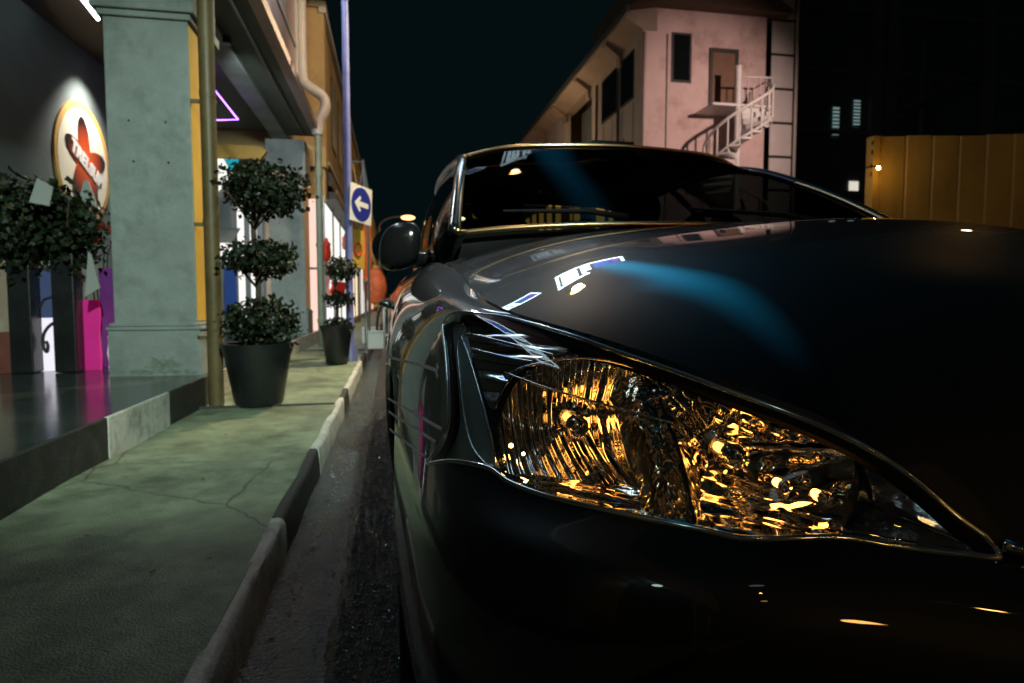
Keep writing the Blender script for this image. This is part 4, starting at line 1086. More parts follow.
def bag(px0, px1, py0, py1, Y, m, name, label, handles=True, depth=.10, lean=0.):
    a = atY(px0, py1, Y); b_ = atY(px1, py0, Y); z0 = .302; z1 = b_[2]; x0, x1 = a[0], b_[0]
    t = thing(name, ((x0+x1)/2, Y, z0), label, 'bag')
    mb = MB(); n_ = 9; G2 = []
    ring = [(0, 0), (.5, 0), (1, 0), (1, .5), (1, 1), (.5, 1), (0, 1), (0, .5)]
    for i in range(n_):
        s_ = i/(n_-1); row = []
        for (u, v) in ring:
            pinch = 1-.35*s_*(abs(u-.5) > .4)*(v == .5)
            x = x0+(x1-x0)*(.5+(u-.5)*(.96+.04*s_)*pinch)+lean*s_*s_; y = Y+depth*(.5+(v-.5)*(1-.25*s_))
            row.append((x+.004*math.sin(9*s_+u*7), y+.005*math.sin(11*s_+u*5), z0+(z1-z0)*s_))
        G2.append(row)
    mb.grid(np.array(G2).transpose(1, 0, 2), closed_u=True); mb.f.append(tuple(i*n_ for i in range(8))); mb.build('body', m, t, smooth=True, autosmooth=50)
    if handles:
        xm = (x0+x1)/2+lean
        for dy in (.02, .08):
            mb = MB(); mb.tube(smooth_curve([(xm-.04, Y+dy, z1), (xm-.03, Y+dy, z1+.12), (xm, Y+dy, z1+.17), (xm+.03, Y+dy, z1+.12), (xm+.04, Y+dy, z1)], 16), .004, 6); mb.build('handle', 'ribbon', t, smooth=True)
    return t
bag(79, 98, 300, 370, 5.0, 'bag_pink_glow', 'shopping_bag', 'bright pink tall paper bag with an added glow standing on the wet walkway', depth=.03)
bag(102, 119, 268, 368, 5.2, 'bag_purple', 'shopping_bag', 'tall purple paper bag half hidden behind the first pillar', depth=.04)
bag(108, 119, 336, 366, 5.1, 'bag_white', 'shopping_bag', 'small white paper bag at the foot of the purple bag', False)
bag(-2, 18, 332, 374, 4.9, 'bag_maroon', 'shopping_bag', 'low maroon paper bag at the left edge of the walkway', False)
emit('lantern_white', (.92, .90, 1.), 1.0); emit('lantern_blue', (.25, .38, .75), .16)
a = atY(51, 372, 5.05); ll = thing('floor_lantern', (a[0], 5.05, .302), 'white glowing paper floor lantern with a black ornamental twig', 'lantern')
z1, z2, z3 = atY(51, 318, 5.05)[2], atY(51, 326, 5.05)[2], atY(51, 270, 5.05)[2]; w = .075
mb = MB(); mb.lathe([(w*.95, 0), (w, .03), (w, z1-.302-.03), (w*.9, z1-.302)], (a[0], 5.08, .302), (0, 0, 1), 24); mb.build('shade', 'lantern_white', ll, smooth=True, autosmooth=40)
mb = MB(); mb.lathe([(w, 0), (w*.98, z3-z1)], (a[0], 5.08, z1+.002), (0, 0, 1), 24); mb.build('upper_shade', 'lantern_blue', ll, smooth=True, autosmooth=40)
mb = MB(); q = [atY(x, y, 4.96) for x, y in [(62, 318), (58, 322), (52, 324), (46, 330), (43, 338), (44, 348), (47, 352), (48, 346), (46, 341)]]; mb.tube(smooth_curve(q, 40), .011, 8)
q = [atY(x, y, 4.96) for x, y in [(60, 292), (52, 297), (44, 300), (40, 308)]]; mb.tube(smooth_curve(q, 20), .009, 8); mb.build('twig', 'ribbon', ll, smooth=True)
# folded white cards stuck among the plants
mat('paper', (.30, .32, .32), rough=.6, var=.05)
def paper(px, Y, label):
    P = [atY(x, y, Y) for x, y in px]; mb = MB(); n_ = len(P); Q = [p+np.array([0, .012, 0]) for p in P]
    mb.add(P+Q, [tuple(range(n_)), tuple(range(n_, 2*n_))[::-1]]+[(i, (i+1) % n_, n_+(i+1) % n_, n_+i) for i in range(n_)])
    o = mb.build('paper_card', 'paper', loc=sum(P)/n_); tag(o, label, 'card')
paper([(37, 178), (53, 187), (49, 206), (29, 202)], 4.6, 'grey folded paper card tilted among the leaves at far left')
paper([(77, 206), (84, 180), (88, 181), (95, 200), (97, 216), (82, 216)], 5.15, 'white paper cone standing in front of the round flower sign')
paper([(88, 252), (91, 254), (100, 288), (85, 297)], 4.75, 'white triangular paper cone hanging above the pink bag')
# =========================================================================
# SECOND SHOPHOUSE (OCHRE) AND ITS SHOP
# =========================================================================
s2 = thing('shophouse', (-2.2, 22, 0), 'ochre yellow shophouse with a lit ground floor shop beyond the grey one', 'building')
mb = MB(); mb.box(-3.2, -1.06, 10.92, 46, 2.95, 5.35); mb.build('upper_wall', 'plaster_ochre', s2)
mb = MB(); mb.box(-1.42, -1.02, 10.90, 11.25, 2.95, 5.45); mb.box(-1.46, -.98, 10.86, 11.29, 5.45, 5.55); mb.build('pilaster', 'plaster_ochre', s2, bevel=.01)
for y in (16.2, 21.5, 27, 33, 39): mb = MB(); mb.box(-1.40, -1.03, y, y+.35, .12, 5.40); mb.build('pilaster', 'plaster_ochre', s2, bevel=.01)
mb = MB(); mb.box(-1.1, -.98, 10.86, 46, 5.36, 5.46); mb.box(-1.1, -1.0, 11.3, 46, 3.05, 3.13); mb.build('cornice', 'plaster_white', s2, bevel=.01)
mb = MB(); mb.box(-3.2, -3.0, 10.95, 46, .0, 3.0); mb.build('wall', 'plaster_white', s2)
for k, y in enumerate((12.4, 13.9, 17.6, 19.2, 22.8, 24.5)):
    mb = MB(); mb.box(-1.075, -1.045, y, y+.9, 3.6, 4.9); wn = mb.build('window', 'timber_dark', s2)
    mb = MB(); mb.box(-1.05, -1.04, y+.06, y+.84, 3.66, 4.84); mb.build('shutter', 'pipe_green', wn)
# ground floor shop windows, lit from inside
def lit_shop(y0, y1, m, z1=2.45):
    mb = MB(); mb.box(-1.12, -1.10, y0, y1, .3, z1); p = mb.build('shop_window', m, s2)
    mb = MB()
    for y in np.linspace(y0, y1, 4): mb.box(-1.10, -1.07, y-.03, y+.03, .12, z1+.05)
    mb.build('frame', 'metal_grey', p)
lit_shop(11.02, 16.1, 'lit_white')
mb = MB(); mb.box(-1.75, -1.13, 11.0, 11.03, .3, 2.45); p = mb.build('shop_window', 'lit_pinkish', s2); mb = MB(); mb.box(-1.13, -1.09, 10.97, 11.01, .12, 2.6); mb.box(-1.75, -1.13, 10.97, 11.0, 1.3, 1.34); mb.build('frame', 'metal_grey', p)
mb = MB(); mb.box(-1.75, -1.05, 11.0, 11.3, 2.46, 2.95); mb.build('lintel', 'plaster_ochre', s2); 0; lit_shop(16.6, 21.4, 'lit_cream'); lit_shop(21.9, 26.9, 'lit_white'); lit_shop(27.4, 38.9, 'lit_pinkish')
mb = MB(); mb.box(-1.28, -.90, 11.3, 16.1, 2.50, 2.62); mb.box(-1.28, -.98, 11.3, 16.1, 2.72, 2.94); mb.build('awning', 'timber_dark', s2)
mb = MB(); mb.box(-.905, -.895, 11.35, 16.0, 2.61, 2.66); mb.build('awning_trim', 'plaster_white', s2)
def figure_cloth(px0, px1, py0, py1, Y, m, name, label, cat):
    a, b_ = atY(px0, py1, Y), atY(px1, py0, Y); c = (a+b_)/2; w, h = (b_[0]-a[0])/2, (b_[2]-a[2])/2
    mb = MB(); prof = [(.15, -1), (.8, -.85), (1., -.3), (.85, .25), (.95, .55), (.5, .7), (.38, .8), (.45, .92), (.2, 1.)]
    mb.lathe([(r*w, hh*h) for r, hh in prof], c, (0, 0, 1), 14); o = mb.build(name, m, loc=(c[0], Y, a[2]), smooth=True); tag(o, label, cat)
mat('red_bright', (.70, .04, .02), rough=.6, var=.2); mat('orange_cloth', (.85, .20, .02), rough=.7, var=.2); mat('pink_cloth', (.75, .35, .33), rough=.7, var=.2)
# hangings and goods before the windows
def hang(px0, px1, py0, py1, Y, m, name, label, cat, n_=9):
    a, b_ = atY(px0, py1, Y), atY(px1, py0, Y); mb = MB(); n2 = 7
    G2 = [[(a[0]+(b_[0]-a[0])*i/n_+.02*math.sin(j), Y+.03*math.sin(i*2.3+j*.4), b_[2]+(a[2]-b_[2])*j/n2) for j in range(n2+1)] for i in range(n_+1)]
    mb.grid(G2); G3 = [[(x, y+.012, z) for x, y, z in r] for r in G2]; mb.grid(G3[::-1]); o = mb.build(name, m, loc=((a[0]+b_[0])/2, Y, b_[2]), smooth=True); tag(o, label, cat)
figure_cloth(322, 331, 238, 262, 10.5, 'red_bright', 'paper_lantern', 'small bright red shop lantern left of the blue pole', 'lantern')
figure_cloth(342, 348.5, 234, 250, 10.6, 'orange_cloth', 'paper_lantern', 'small orange lantern beside the blue pole', 'lantern')
hang(322, 330, 262, 300, 11.1, 'pink_cloth', 'hanging_garment', 'pale pink garment hanging before the lit shop', 'garment')
hang(330.5, 346, 282, 296, 11.2, 'red_bright', 'hanging_cloth', 'red cloth behind the smaller clipped tree', 'cloth')

# =========================================================================
# POLE, SIGNS AND STREET FURNITURE ON THE LEFT
# =========================================================================
mat('pole_blue', (.12, .13, .34), rough=.4, var=.2, vscale=4); mat('sign_blue', (.02, .03, .28), rough=.35); mat('sign_white', (.75, .75, .75), rough=.4); mat('lamp_grey', (.22, .22, .24), rough=.5)
PX, PY = atY(350.5, 355, 7.25)[0], 7.25
WARM = (1., .50, .13)
emit('sodium', WARM, 170.); emit('sodium_halo', (1., .52, .16), 4.)
def street_lamp(x, y, zt, arm, label, m='lamp_grey', r=.05, head=.11, bulb='sodium', rz=0., arm_m=None, group='street lamps with curved arms'):
    t = thing('street_lamp', (x, y, .0), label, 'street lamp', group)
    mb = MB(); mb.lathe([(r*1.8, 0), (r*1.8, .25), (r, .3), (r*.8, zt-.6)], (x, y, .0), (0, 0, 1), 14); mb.build('pole', m, t, smooth=True, autosmooth=40)
    d = np.array([math.cos(rz), math.sin(rz), 0]); top_ = np.array([x, y, zt-.6])
    pts = smooth_curve([top_, top_+np.array([0, 0, .3])+d*.12*arm, top_+np.array([0, 0, .55])+d*.45*arm, top_+np.array([0, 0, .62])+d*.95*arm], 24)
    mb = MB(); mb.tube(pts, r*.55, 10); mb.build('arm', arm_m or m, t, smooth=True)
    e = pts[-1]; mb = MB(); vs, fs = superell((0, 0, 0), (.30, .13, .06), 2.6, 20, 10)
    vs = [tuple(e+d*(v[0]+.2)+np.array([-d[1], d[0], 0])*v[1]+np.array([0, 0, v[2]+.02])) for v in vs]; mb.add(vs, fs); hd = mb.build('lamp_head', arm_m or m, t, smooth=True)
    mb = MB(); vs, fs = superell(tuple(e+d*.22+np.array([0, 0, -.05])), (head*1.5, head*.95, head*.5), 2., 16, 10); mb.add(vs, fs); mb.build('bulb', bulb, hd, smooth=True)
    return t, e+d*.22+np.array([0, 0, -.05])
lampA = street_lamp(PX, PY, 5.48, 1.56, 'tall blue-violet street lamp pole on the pavement with a one-way sign', 'pole_blue', r=.043, head=.075, arm_m='car_black')
tr = thing('traffic_sign', atY(357, 203, 7.2), 'square white sign with blue disc and white left arrow on the blue pole', 'sign')
SC = atY(358, 202, 7.17); yaw = R(58); sx_ = np.array([math.cos(yaw), math.sin(yaw), 0]); sn = np.array([sx_[1], -sx_[0], 0]); sz_ = np.array([0, 0, 1.]); roll = R(-4)
sxr = sx_*math.cos(roll)+sz_*math.sin(roll); szr = -sx_*math.sin(roll)+sz_*math.cos(roll); H = .205
SC = np.array([PX, PY, SC[2]])+sn*.06+sx_*.16
mb = MB(); mb.prism([(-H, -H), (H, -H), (H, H), (-H, H)], SC, sxr, szr, -sn*.008); mb.build('plate', 'sign_white', tr, bevel=.003)
mb = MB(); mb.prism([(H*.9*math.cos(a), H*.9*math.sin(a)) for a in np.linspace(0, 6.2832, 40, endpoint=False)], SC+sn*.0005, sxr, szr, sn*.003); mb.build('blue_disc', 'sign_blue', tr)
ar = [(-.13, 0), (-.035, .09), (-.01, .065), (-.045, .028), (.13, .028), (.13, -.028), (-.045, -.028), (-.01, -.065), (-.035, -.09)]
mb = MB(); mb.prism(ar, SC+sn*.0037, sxr, szr, sn*.002); mb.build('arrow', 'sign_white', tr)
mb = MB(); mb.bar(np.array([PX, PY, SC[2]+.1]), SC+np.array([0,0,.1])-sn*.01, .02); mb.bar(np.array([PX, PY, SC[2]-.1]), SC+np.array([0,0,-.1])-sn*.01, .02); mb.build('bracket', 'metal_grey', tr)
# narrow yellow plate under it
mb = MB(); a = atY(359, 250, 7.6); q = [(-.16, -.22), (.16, -.22), (.16, .22), (-.16, .22)]; mb.prism(q, (a[0]-.01, 7.5, a[2]), sx_*.8, sz_, -sn*.01); yp = mb.build('notice_plate', 'yellow_paint', loc=a, bevel=.003); tag(yp, 'narrow yellow notice plate below the one-way arrow sign', 'sign')
mb = MB(); mb.tube([np.array([a[0]-.01, 7.5, a[2]])+sn*.004+(sx_*math.cos(t)+sz_*math.sin(t))*.07 for t in np.linspace(0, 6.28, 20, endpoint=False)], .012, 6, closed=True); mb.build('ring_mark', 'red_bright', yp)
# thin bracket frame behind the pole
mb = MB(); q = [atY(x, y, 9.0) for x, y in [(352, 162), (363, 162), (371, 208), (366, 226)]]; mb.tube(q, .018, 6); mb.tube([atY(364, 164, 9.), atY(360, 186, 9.)], .012, 6); mb.tube([atY(363, 160, 9.), atY(368, 232, 9.), (atY(368, 232, 9.)[0], 9., .13)], .02, 6)
o = mb.build('sign_frame', 'metal_grey', loc=(q[2][0], 9., .12)); tag(o, 'thin empty metal sign frame behind the blue pole', 'frame')
# slim post on the kerb
a = atY(366.5, 352, 8.3); mb = MB(); zt = atY(366.5, 284, 8.3)[2]; mb.lathe([(.035, 0), (.03, .02), (.018, .03), (.018, zt-.12), (.028, zt-.11), (.028, zt-.08), (0, zt-.07)], (a[0], 8.3, .12), (0, 0, 1), 12); o = mb.build('post', 'metal_grey', loc=(a[0], 8.3, .12), smooth=True); tag(o, 'slim grey post at the kerb below the red lantern', 'post')
# far lamp, lit
q = atY(409, 218, 38.); lampB = street_lamp(atY(380, 300, 38.)[0], 38., q[2]+.05, q[0]-atY(380, 300, 38.)[0]-.2, 'distant lit street lamp with a curved arm above the door mirror', r=.09, head=.27, bulb='sodium_halo')
# red paper lantern hanging from its bracket
mat('lantern_red', (.70, .14, .05), rough=.6, var=.6, vscale=7, emis=(1., .16, .04), estr=.11)
p = atY(376, 287, 10.6); hw, hh = 10*10.7/FPX, 17.5*10.7/FPX
lt = thing('paper_lantern', p, 'large round red paper lantern with ribs hanging over the kerb', 'lantern')
mb = MB(); n_ = 24; prof = [(max(.03, hw*math.sin(t))*(1+.05*math.cos(t*36)), -hh*math.cos(t)) for t in np.linspace(.12, math.pi-.12, 40)]; mb.lathe(prof, p, (0, 0, 1), 24); mb.build('shade', 'lantern_red', lt, smooth=True)
mb = MB(); mb.lathe([(.05, 0), (.05, .05)], p+np.array([0, 0, hh]), (0, 0, 1), 14); mb.lathe([(.045, 0), (.045, .04)], p-np.array([0, 0, hh+.03]), (0, 0, 1), 14); mb.tube([p+np.array([0, 0, hh]), p+np.array([-.35, .05, hh+1.7])], .006, 5); mb.build('cap', 'yellow_paint', lt)
# stand-like furniture further down: parasol, barrier, bicycle, white boxes
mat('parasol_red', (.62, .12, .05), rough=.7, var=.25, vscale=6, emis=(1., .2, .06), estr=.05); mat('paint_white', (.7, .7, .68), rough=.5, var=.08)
p0, p1 = atY(396, 306, 9.6), atY(411, 281, 9.6)
pr = thing('parasol', (p0[0], 9.6, .12), 'half folded red parasol leaning behind the parked car mirror', 'parasol')
ax_ = nrm(p1-p0); L_ = np.linalg.norm(p1-p0); mb = MB(); mb.lathe([(.15*(1+.12*(k % 2)), 0) for k in range(1)]+[(.15, .02), (.13, L_*.4), (.08, L_*.8), (.02, L_)], p0, ax_, 14); mb.build('canopy', 'parasol_red', pr, smooth=True)
mb = MB(); mb.tube([np.array([p0[0]-.02, 9.6, .12]), p0, p1+ax_*.1], .016, 8); mb.build('stick', 'metal_grey', pr)
def barrier(px0, px1, pyt, Y, label):
    a, b_ = atY(px0, pyt, Y), atY(px1, pyt, Y); z = a[2]; t = thing('crowd_barrier', ((a[0]+b_[0])/2, Y, .0), label, 'barrier')
    mb = MB(); mb.tube([(a[0], Y, .12), (a[0], Y, z-.06), (a[0]+.06, Y, z), (b_[0]-.06, Y, z), (b_[0], Y, z-.06), (b_[0], Y, .12)], .02, 8); mb.tube([(a[0], Y, .3), (b_[0], Y, .3)], .016, 8); mb.build('frame', 'paint_white', t, smooth=True)
    mb = MB()
    for x in np.linspace(a[0], b_[0], 7)[1:-1]: mb.tube([(x, Y, .3), (x, Y, z)], .009, 6)
    mb.build('bars', 'paint_white', t)
barrier(384, 412, 305, 9.3, 'white tubular crowd barrier standing behind the car')
# bicycle parked beyond the barrier
bk = thing('bicycle', (atY(392, 330, 9.9)[0], 9.9, 0.12), 'dark bicycle parked across the pavement edge behind the white barrier', 'bicycle')
xb = atY(391, 330, 9.9)[0]; 
for dx in (-.1, .42):
    mb = MB(); mb.tube([(xb+dx+.1*math.cos(t), 9.9+.28*math.cos(t), .42+.3*math.sin(t)) for t in np.linspace(0, 6.283, 28, endpoint=False)], .02, 6, closed=True)
    for t in np.linspace(0, 6.283, 8, endpoint=False): mb.tube([(xb+dx, 9.9, .42), (xb+dx+.1*math.cos(t), 9.9+.28*math.cos(t), .42+.3*math.sin(t))], .003, 4)
    mb.build('wheel', 'car_rubber', bk)
mb = MB(); mb.tube([(xb-.1, 9.9, .42), (xb+.12, 9.9, .78), (xb+.38, 9.9, .85), (xb+.42, 9.9, .42)], .018, 6); mb.tube([(xb+.38, 9.9, .85), (xb+.36, 9.9, 1.0), (xb+.3, 9.7, 1.0)], .012, 6); mb.build('frame', 'metal_dark', bk)
mb = MB(); vs, fs = superell((xb+.1, 9.9, .86), (.12, .07, .035)); mb.add(vs, fs); mb.build('saddle', 'car_black', bk, smooth=True)
# pale plastic crates on the pavement edge
for k, (x, y, Y, s_, lab) in enumerate(((376, 346, 9.0, .11, 'low white plastic box on the pavement nearest the slim post'), (371, 330, 10.2, .13, 'white plastic box beyond the slim post by the shop'))):
    a = atY(x, y, Y); mb = MB(); mb.prism([(-s_, -s_), (s_, -s_), (s_, s_), (-s_, s_)], (a[0], Y, .135), (1, 0, 0), (0, 1, 0), (0, 0, .22)); mb.box(a[0]-s_*1.08, a[0]+s_*1.08, Y-s_*1.08, Y+s_*1.08, .355, .38); o = mb.build('plastic_box', 'paint_white', loc=(a[0], Y, .12), bevel=.012); tag(o, lab, 'box')
# yellow and red upright banner beyond the pole
hang(364, 371, 226, 300, 13.5, 'orange_cloth', 'upright_banner', 'orange upright fabric banner beyond the yellow notice plate', 'banner')
# low end building closing the left side far away
ef = thing('far_shophouse', (-1.4, 60, 0), 'far row of dim shophouses closing the left side of the street', 'building')
mb = MB(); mb.box(-6, -1.0, 46.5, 110, 0, 5.1); mb.build('wall', 'plaster_ochre', ef)
mb = MB(); mb.box(-6.2, -.8, 46.4, 110, 5.1, 5.4); mb.build('roof', 'roof_tile', ef)
for y in np.arange(48, 80, 4.):
    mb = MB(); mb.box(-1.02, -.98, y, y+2.4, .4, 2.2); mb.build('shop_window', 'lit_cream', ef)

# =========================================================================
# RIGHT SIDE: PINK BUILDING, STAIR, PANEL TOWER, DARK BLOCK, HOARDING
# =========================================================================
mat('pink_wall', (.64, .46, .44), rough=.85, var=.10, vscale=.9, bump=.15, bscale=9, dirt=(.30, .17, .14), dirt_amt=.7, dscale=.7)
mat('pink_side', (.52, .45, .41), rough=.85, var=.12, vscale=.9, bump=.15, bscale=9, dirt=(.25, .20, .17), dirt_amt=.5, dscale=.5, stretch=(1, 1, .3))
mat('eave_board', (.34, .26, .20), rough=.8, var=.2, vscale=1); mat('door_brown', (.16, .08, .045), rough=.6, var=.25, vscale=2); mat('stain', (.11, .07, .06), rough=.9, var=.5, vscale=2)
pb = thing('pink_house', (11.5, 30, 0), 'three-storey pink plastered house with a long eave across the street', 'building')
mb = MB(); mb.box(9.0, 13.85, 22.4, 22.7, 0, 11.3); mb.build('front_wall', 'pink_wall', pb)
mb = MB(); mb.box(9.0, 9.3, 22.705, 28.4, 0, 10.5); mb.build('side_wall', 'pink_side', pb)
mb = MB(); mb.box(9.02, 9.3, 33.0, 44, 0, 10.5); mb.build('side_wall', 'pink_side', pb)
mb = MB(); mb.box(9.9, 10.2, 28.4, 33.0, 0, 10.5); mb.build('recess_wall', 'plaster_dark', pb)
mb = MB(); mb.prism([(8.28, 10.86), (9.0, 10.48), (9.5, 10.48), (9.5, 12.0), (8.28, 11.05)], (0, 22.35, 0), (1, 0, 0), (0, 0, 1), (0, 22.05, 0)); mb.build('roof', 'eave_board', pb)
mb = MB(); mb.prism([(8.28, 11.07), (11.5, 13.2), (14.6, 11.45), (14.6, 11.3), (9.5, 11.3)], (0, 21.9, 0), (1, 0, 0), (0, 0, 1), (0, 22.45, 0)); mb.build('roof', 'roof_tile', pb)
mb = MB(); mb.box(8.20, 8.28, 21.95, 44.4, 10.88, 11.12); mb.build('gutter', 'metal_grey', pb)
for y in (24.5, 28.6, 32.8, 37, 41):
    mb = MB(); mb.prism([(8.3, 10.84), (9.0, 10.47), (9.0, 9.95), (8.9, 9.95), (8.85, 10.3), (8.3, 10.7)], (0, y, 0), (1, 0, 0), (0, 0, 1), (0, .35, 0)); mb.build('eave_bracket', 'eave_board', pb)
def win(x0, x1, z0, z1, Y, parent=pb):
    mb = MB(); mb.box(x0-.08, x1+.08, Y-.035, Y+.05, z0-.08, z1+.08); fr = mb.build('window', 'timber_dark', parent)
    mb = MB(); mb.box(x0, x1, Y-.05, Y-.038, z0, z1); mb.build('pane', 'glass_dark', fr)
q0, q1 = atY(673, 80, 22.4), atY(689.5, 36, 22.4); win(q0[0], q1[0], q0[2], q1[2], 22.4)
for y0, y1 in ((25.15, 26.9), (23.35, 24.6)):
    mb = MB(); mb.box(8.965, 9.05, y0-.06, y1+.06, 8.35, 10.15); wn = mb.build('window', 'timber_dark', pb)
    mb = MB(); mb.box(8.95, 8.962, y0, y1, 8.42, 10.08); mb.build('pane', 'glass_dark', wn)
q0, q1 = atY(711, 113, 22.4), atY(735, 54, 22.4)
mb = MB(); mb.box(q0[0]-.12, q0[0], 22.33, 22.42, q0[2], q1[2]); mb.box(q1[0], q1[0]+.12, 22.33, 22.42, q0[2], q1[2]); mb.box(q0[0]-.12, q1[0]+.12, 22.325, 22.42, q1[2], q1[2]+.14); dr = mb.build('door_frame', 'timber_dark', pb)
mb = MB(); mb.box(q0[0], q1[0], 22.37, 22.41, q0[2], q1[2]); mb.build('door', 'door_brown', dr)
mb = MB(); mb.tube([(9.03, 22.34, 0), (9.03, 22.34, 10.4)], .06, 10); mb.build('downpipe', 'pink_side', pb, smooth=True)
mb = MB(); q = atY(667, 100, 22.36); mb.tube([(q[0], 22.36, 3), (q[0], 22.36, 10.4)], .03, 8); mb.build('downpipe', 'pink_side', pb, smooth=True)
for y in (24.85, 27.6): mb = MB(); mb.tube([(8.94, y, 2), (8.94, y, 10.2)], .05, 8); mb.build('downpipe', 'metal_grey', pb, smooth=True)
mb = MB(); 
for y in np.arange(23.3, 28.2, 1.15): mb.box(8.985, 9.01, y, y+.03, 2.5, 8.2)
mb.build('wall_joint', 'plaster_dark', pb)
# unseen gold windows added low behind the car roof for hood reflections
emit('added_gold_win', (1., .50, .11), 2.4)
for y0 in (23.0, 24.7, 26.4, 33.6, 35.6, 37.6, 39.6, 41.6):
    mb = MB(); mb.box(8.96, 9.05, y0-.06, y0+1.16, 3.9, 6.3); wn = mb.build('window', 'timber_dark', pb)  # frame of an added unseen window
    mb = MB(); mb.box(8.94, 8.958, y0, y0+1.1, 3.98, 6.22); mb.build('pane', 'added_gold_win', wn)
# unseen taller building added behind the car for gold hood reflections
te = thing('added_tower', (16, 84, 0), 'tall far block with gold windows added unseen behind the parked car', 'building')
mb = MB(); mb.box(9.5, 30, 82, 95, 0, 17.5); mb.build('wall', 'plaster_ochre', te)
for k in range(5):
    for j in range(9):
        if (k*7+j*3) % 5 == 0: continue
        x = 10.3+2.1*j; z = 2.2+3*k; mb = MB(); mb.box(x, x+1.5, 81.9, 81.99, z, z+1.7); mb.build('window', 'added_gold_win', te)
# small vents low on the side wall
mb = MB(); 
for k in range(4): mb.box(8.985, 9.01, 24.2+.22*k, 24.32+.22*k, 6.95, 7.1)
mb.build('vent', 'timber_dark', pb)

# white spiral stair
sc_ = atY(738, 100, 21.2); SX, SY = sc_[0], 21.2
st = thing('spiral_stair', (SX, SY, 0), 'white steel spiral staircase climbing to the brown door of the pink house', 'staircase')
mat('stair_white', (.62, .58, .56), rough=.5, var=.1)
ztop = 8.95; mb = MB(); mb.lathe([(.11, 0), (.11, ztop), (.13, ztop), (.13, ztop+.05)], (SX, SY, 0), (0, 0, 1), 14); mb.build('column', 'stair_white', st, smooth=True, autosmooth=40)
N_ = 34; zl = 7.55; rad = 1.15; th = lambda k: R(-2)+R(-19)*(N_-k)
tr_ = MB(); ra = MB(); bl_ = MB(); pts = []
for k in range(N_+1):
    z = zl-(N_-k)*.222
    a, b_ = th(k), th(k)+R(19)
    tr_.prism([(.1*math.cos(a), .1*math.sin(a)), (rad*math.cos(a), rad*math.sin(a)), (rad*math.cos((a+b_)/2), rad*math.sin((a+b_)/2)), (rad*math.cos(b_), rad*math.sin(b_)), (.1*math.cos(b_), .1*math.sin(b_))], (SX, SY, z), (1, 0, 0), (0, 1, 0), (0, 0, .06))
    tr_.prism([(.1*math.cos(a), .1*math.sin(a)), (rad*math.cos(a), rad*math.sin(a)), ((rad+.0)*math.cos(a+.03), rad*math.sin(a+.03)), (.1*math.cos(a+.03), .1*math.sin(a+.03))], (SX, SY, z-.19), (1, 0, 0), (0, 1, 0), (0, 0, .19))
    e = np.array([SX+rad*math.cos(a), SY+rad*math.sin(a), z]); bl_.tube([e, e+np.array([0, 0, .95])], .032, 6); pts.append(e+np.array([0, 0, .95]))
tr_.build('tread', 'stair_white', st); bl_.build('baluster', 'stair_white', st); ra.tube(pts, .055, 8); ra.tube([p-np.array([0, 0, .95]) for p in pts], .045, 6); ra.build('handrail', 'stair_white', st, smooth=True)
mb = MB(); mb.box(q0[0]-.1 if False else SX-1.0, SX+1.25, SY-.1, 22.36, zl+.05, zl+.13); ld = mb.build('landing', 'stair_white', st)
mb = MB(); xr = SX+1.25
mb.tube([(SX+.1, SY-.1, zl+1.05), (xr, SY-.1, zl+1.1), (xr, 22.36, zl+1.1)], .035, 8); 
for x in np.linspace(SX+.1, xr, 6): mb.tube([(x, SY-.1, zl+.1), (x, SY-.1, zl+1.08)], .02, 6)
mb.build('landing_rail', 'stair_white', st, smooth=True)

# narrow tower of white panels
mat('panel_white', (.62, .55, .54), rough=.5, var=.08, vscale=1.5); mat('tower_dark', (.03, .032, .034), rough=.7, var=.3)
tw = thing('panel_tower', (15, 24, 0), 'narrow tower faced with one column of large pale panels', 'building')
x0, x1 = atY(770.5, 100, 22.6)[0], atY(792.5, 100, 22.6)[0]
mb = MB(); mb.box(14.25, x1+.25, 22.66, 27, 0, 15); mb.build('wall', 'tower_dark', tw)
zb = 6.27-1.27*4
for k in range(10): mb = MB(); mb.box(x0, x1, 22.6, 22.655, zb+1.27*k+.05, zb+1.27*(k+1)-.05); mb.build('panel', 'panel_white', tw, bevel=.01)
mb = MB(); mb.tube([(x1+.1, 22.56, 0), (x1+.1, 22.56, 15)], .06, 8); mb.build('downpipe', 'pink_side', tw, smooth=True)

# dark block behind the hoarding
mat('dark_wall', (.13, .15, .15), rough=.85, var=.25, vscale=.7, bump=.1, bscale=5); mat('dark_trim', (.22, .22, .22), rough=.8)
db = thing('dark_block', (26, 33, 0), 'tall unlit dark block behind the yellow hoarding with two lit louvred windows', 'building')
mb = MB(); mb.box(15.9, 50, 31.0, 50, 0, 22); mb.build('wall', 'dark_wall', db)
for px in (873, 888, 985): 
    x = atY(px, 100, 31)[0]; mb = MB(); mb.box(x-.3, x+.3, 30.7, 31.05, 0, 22); mb.build('pilaster', 'dark_trim', db)
emit('louvre_lit', (.42, .62, .62), .35); emit('small_lit', (1., .95, .80), .7)
for (xa, xb_, ya, yb_) in ((832.5, 839.5, 107, 136), (853.5, 860.5, 100, 126)):
    a, b_ = atY(xa, yb_, 30.95), atY(xb_, ya, 30.95); mb = MB(); mb.box(a[0], b_[0], 30.94, 30.97, a[2], b_[2]); wn = mb.build('window', 'louvre_lit', db)
    mb = MB()
    for z in np.linspace(a[2], b_[2], 9): mb.box(a[0]-.03, b_[0]+.03, 30.86, 30.935, z-.03, z+.03)
    mb.build('louvre', 'dark_wall', wn)
a, b_ = atY(849, 190.5, 30.95), atY(858.5, 181.5, 30.95); mb = MB(); mb.box(a[0], b_[0], 30.94, 30.97, a[2], b_[2]); mb.build('lit_hatch', 'small_lit', db)
mb = MB()
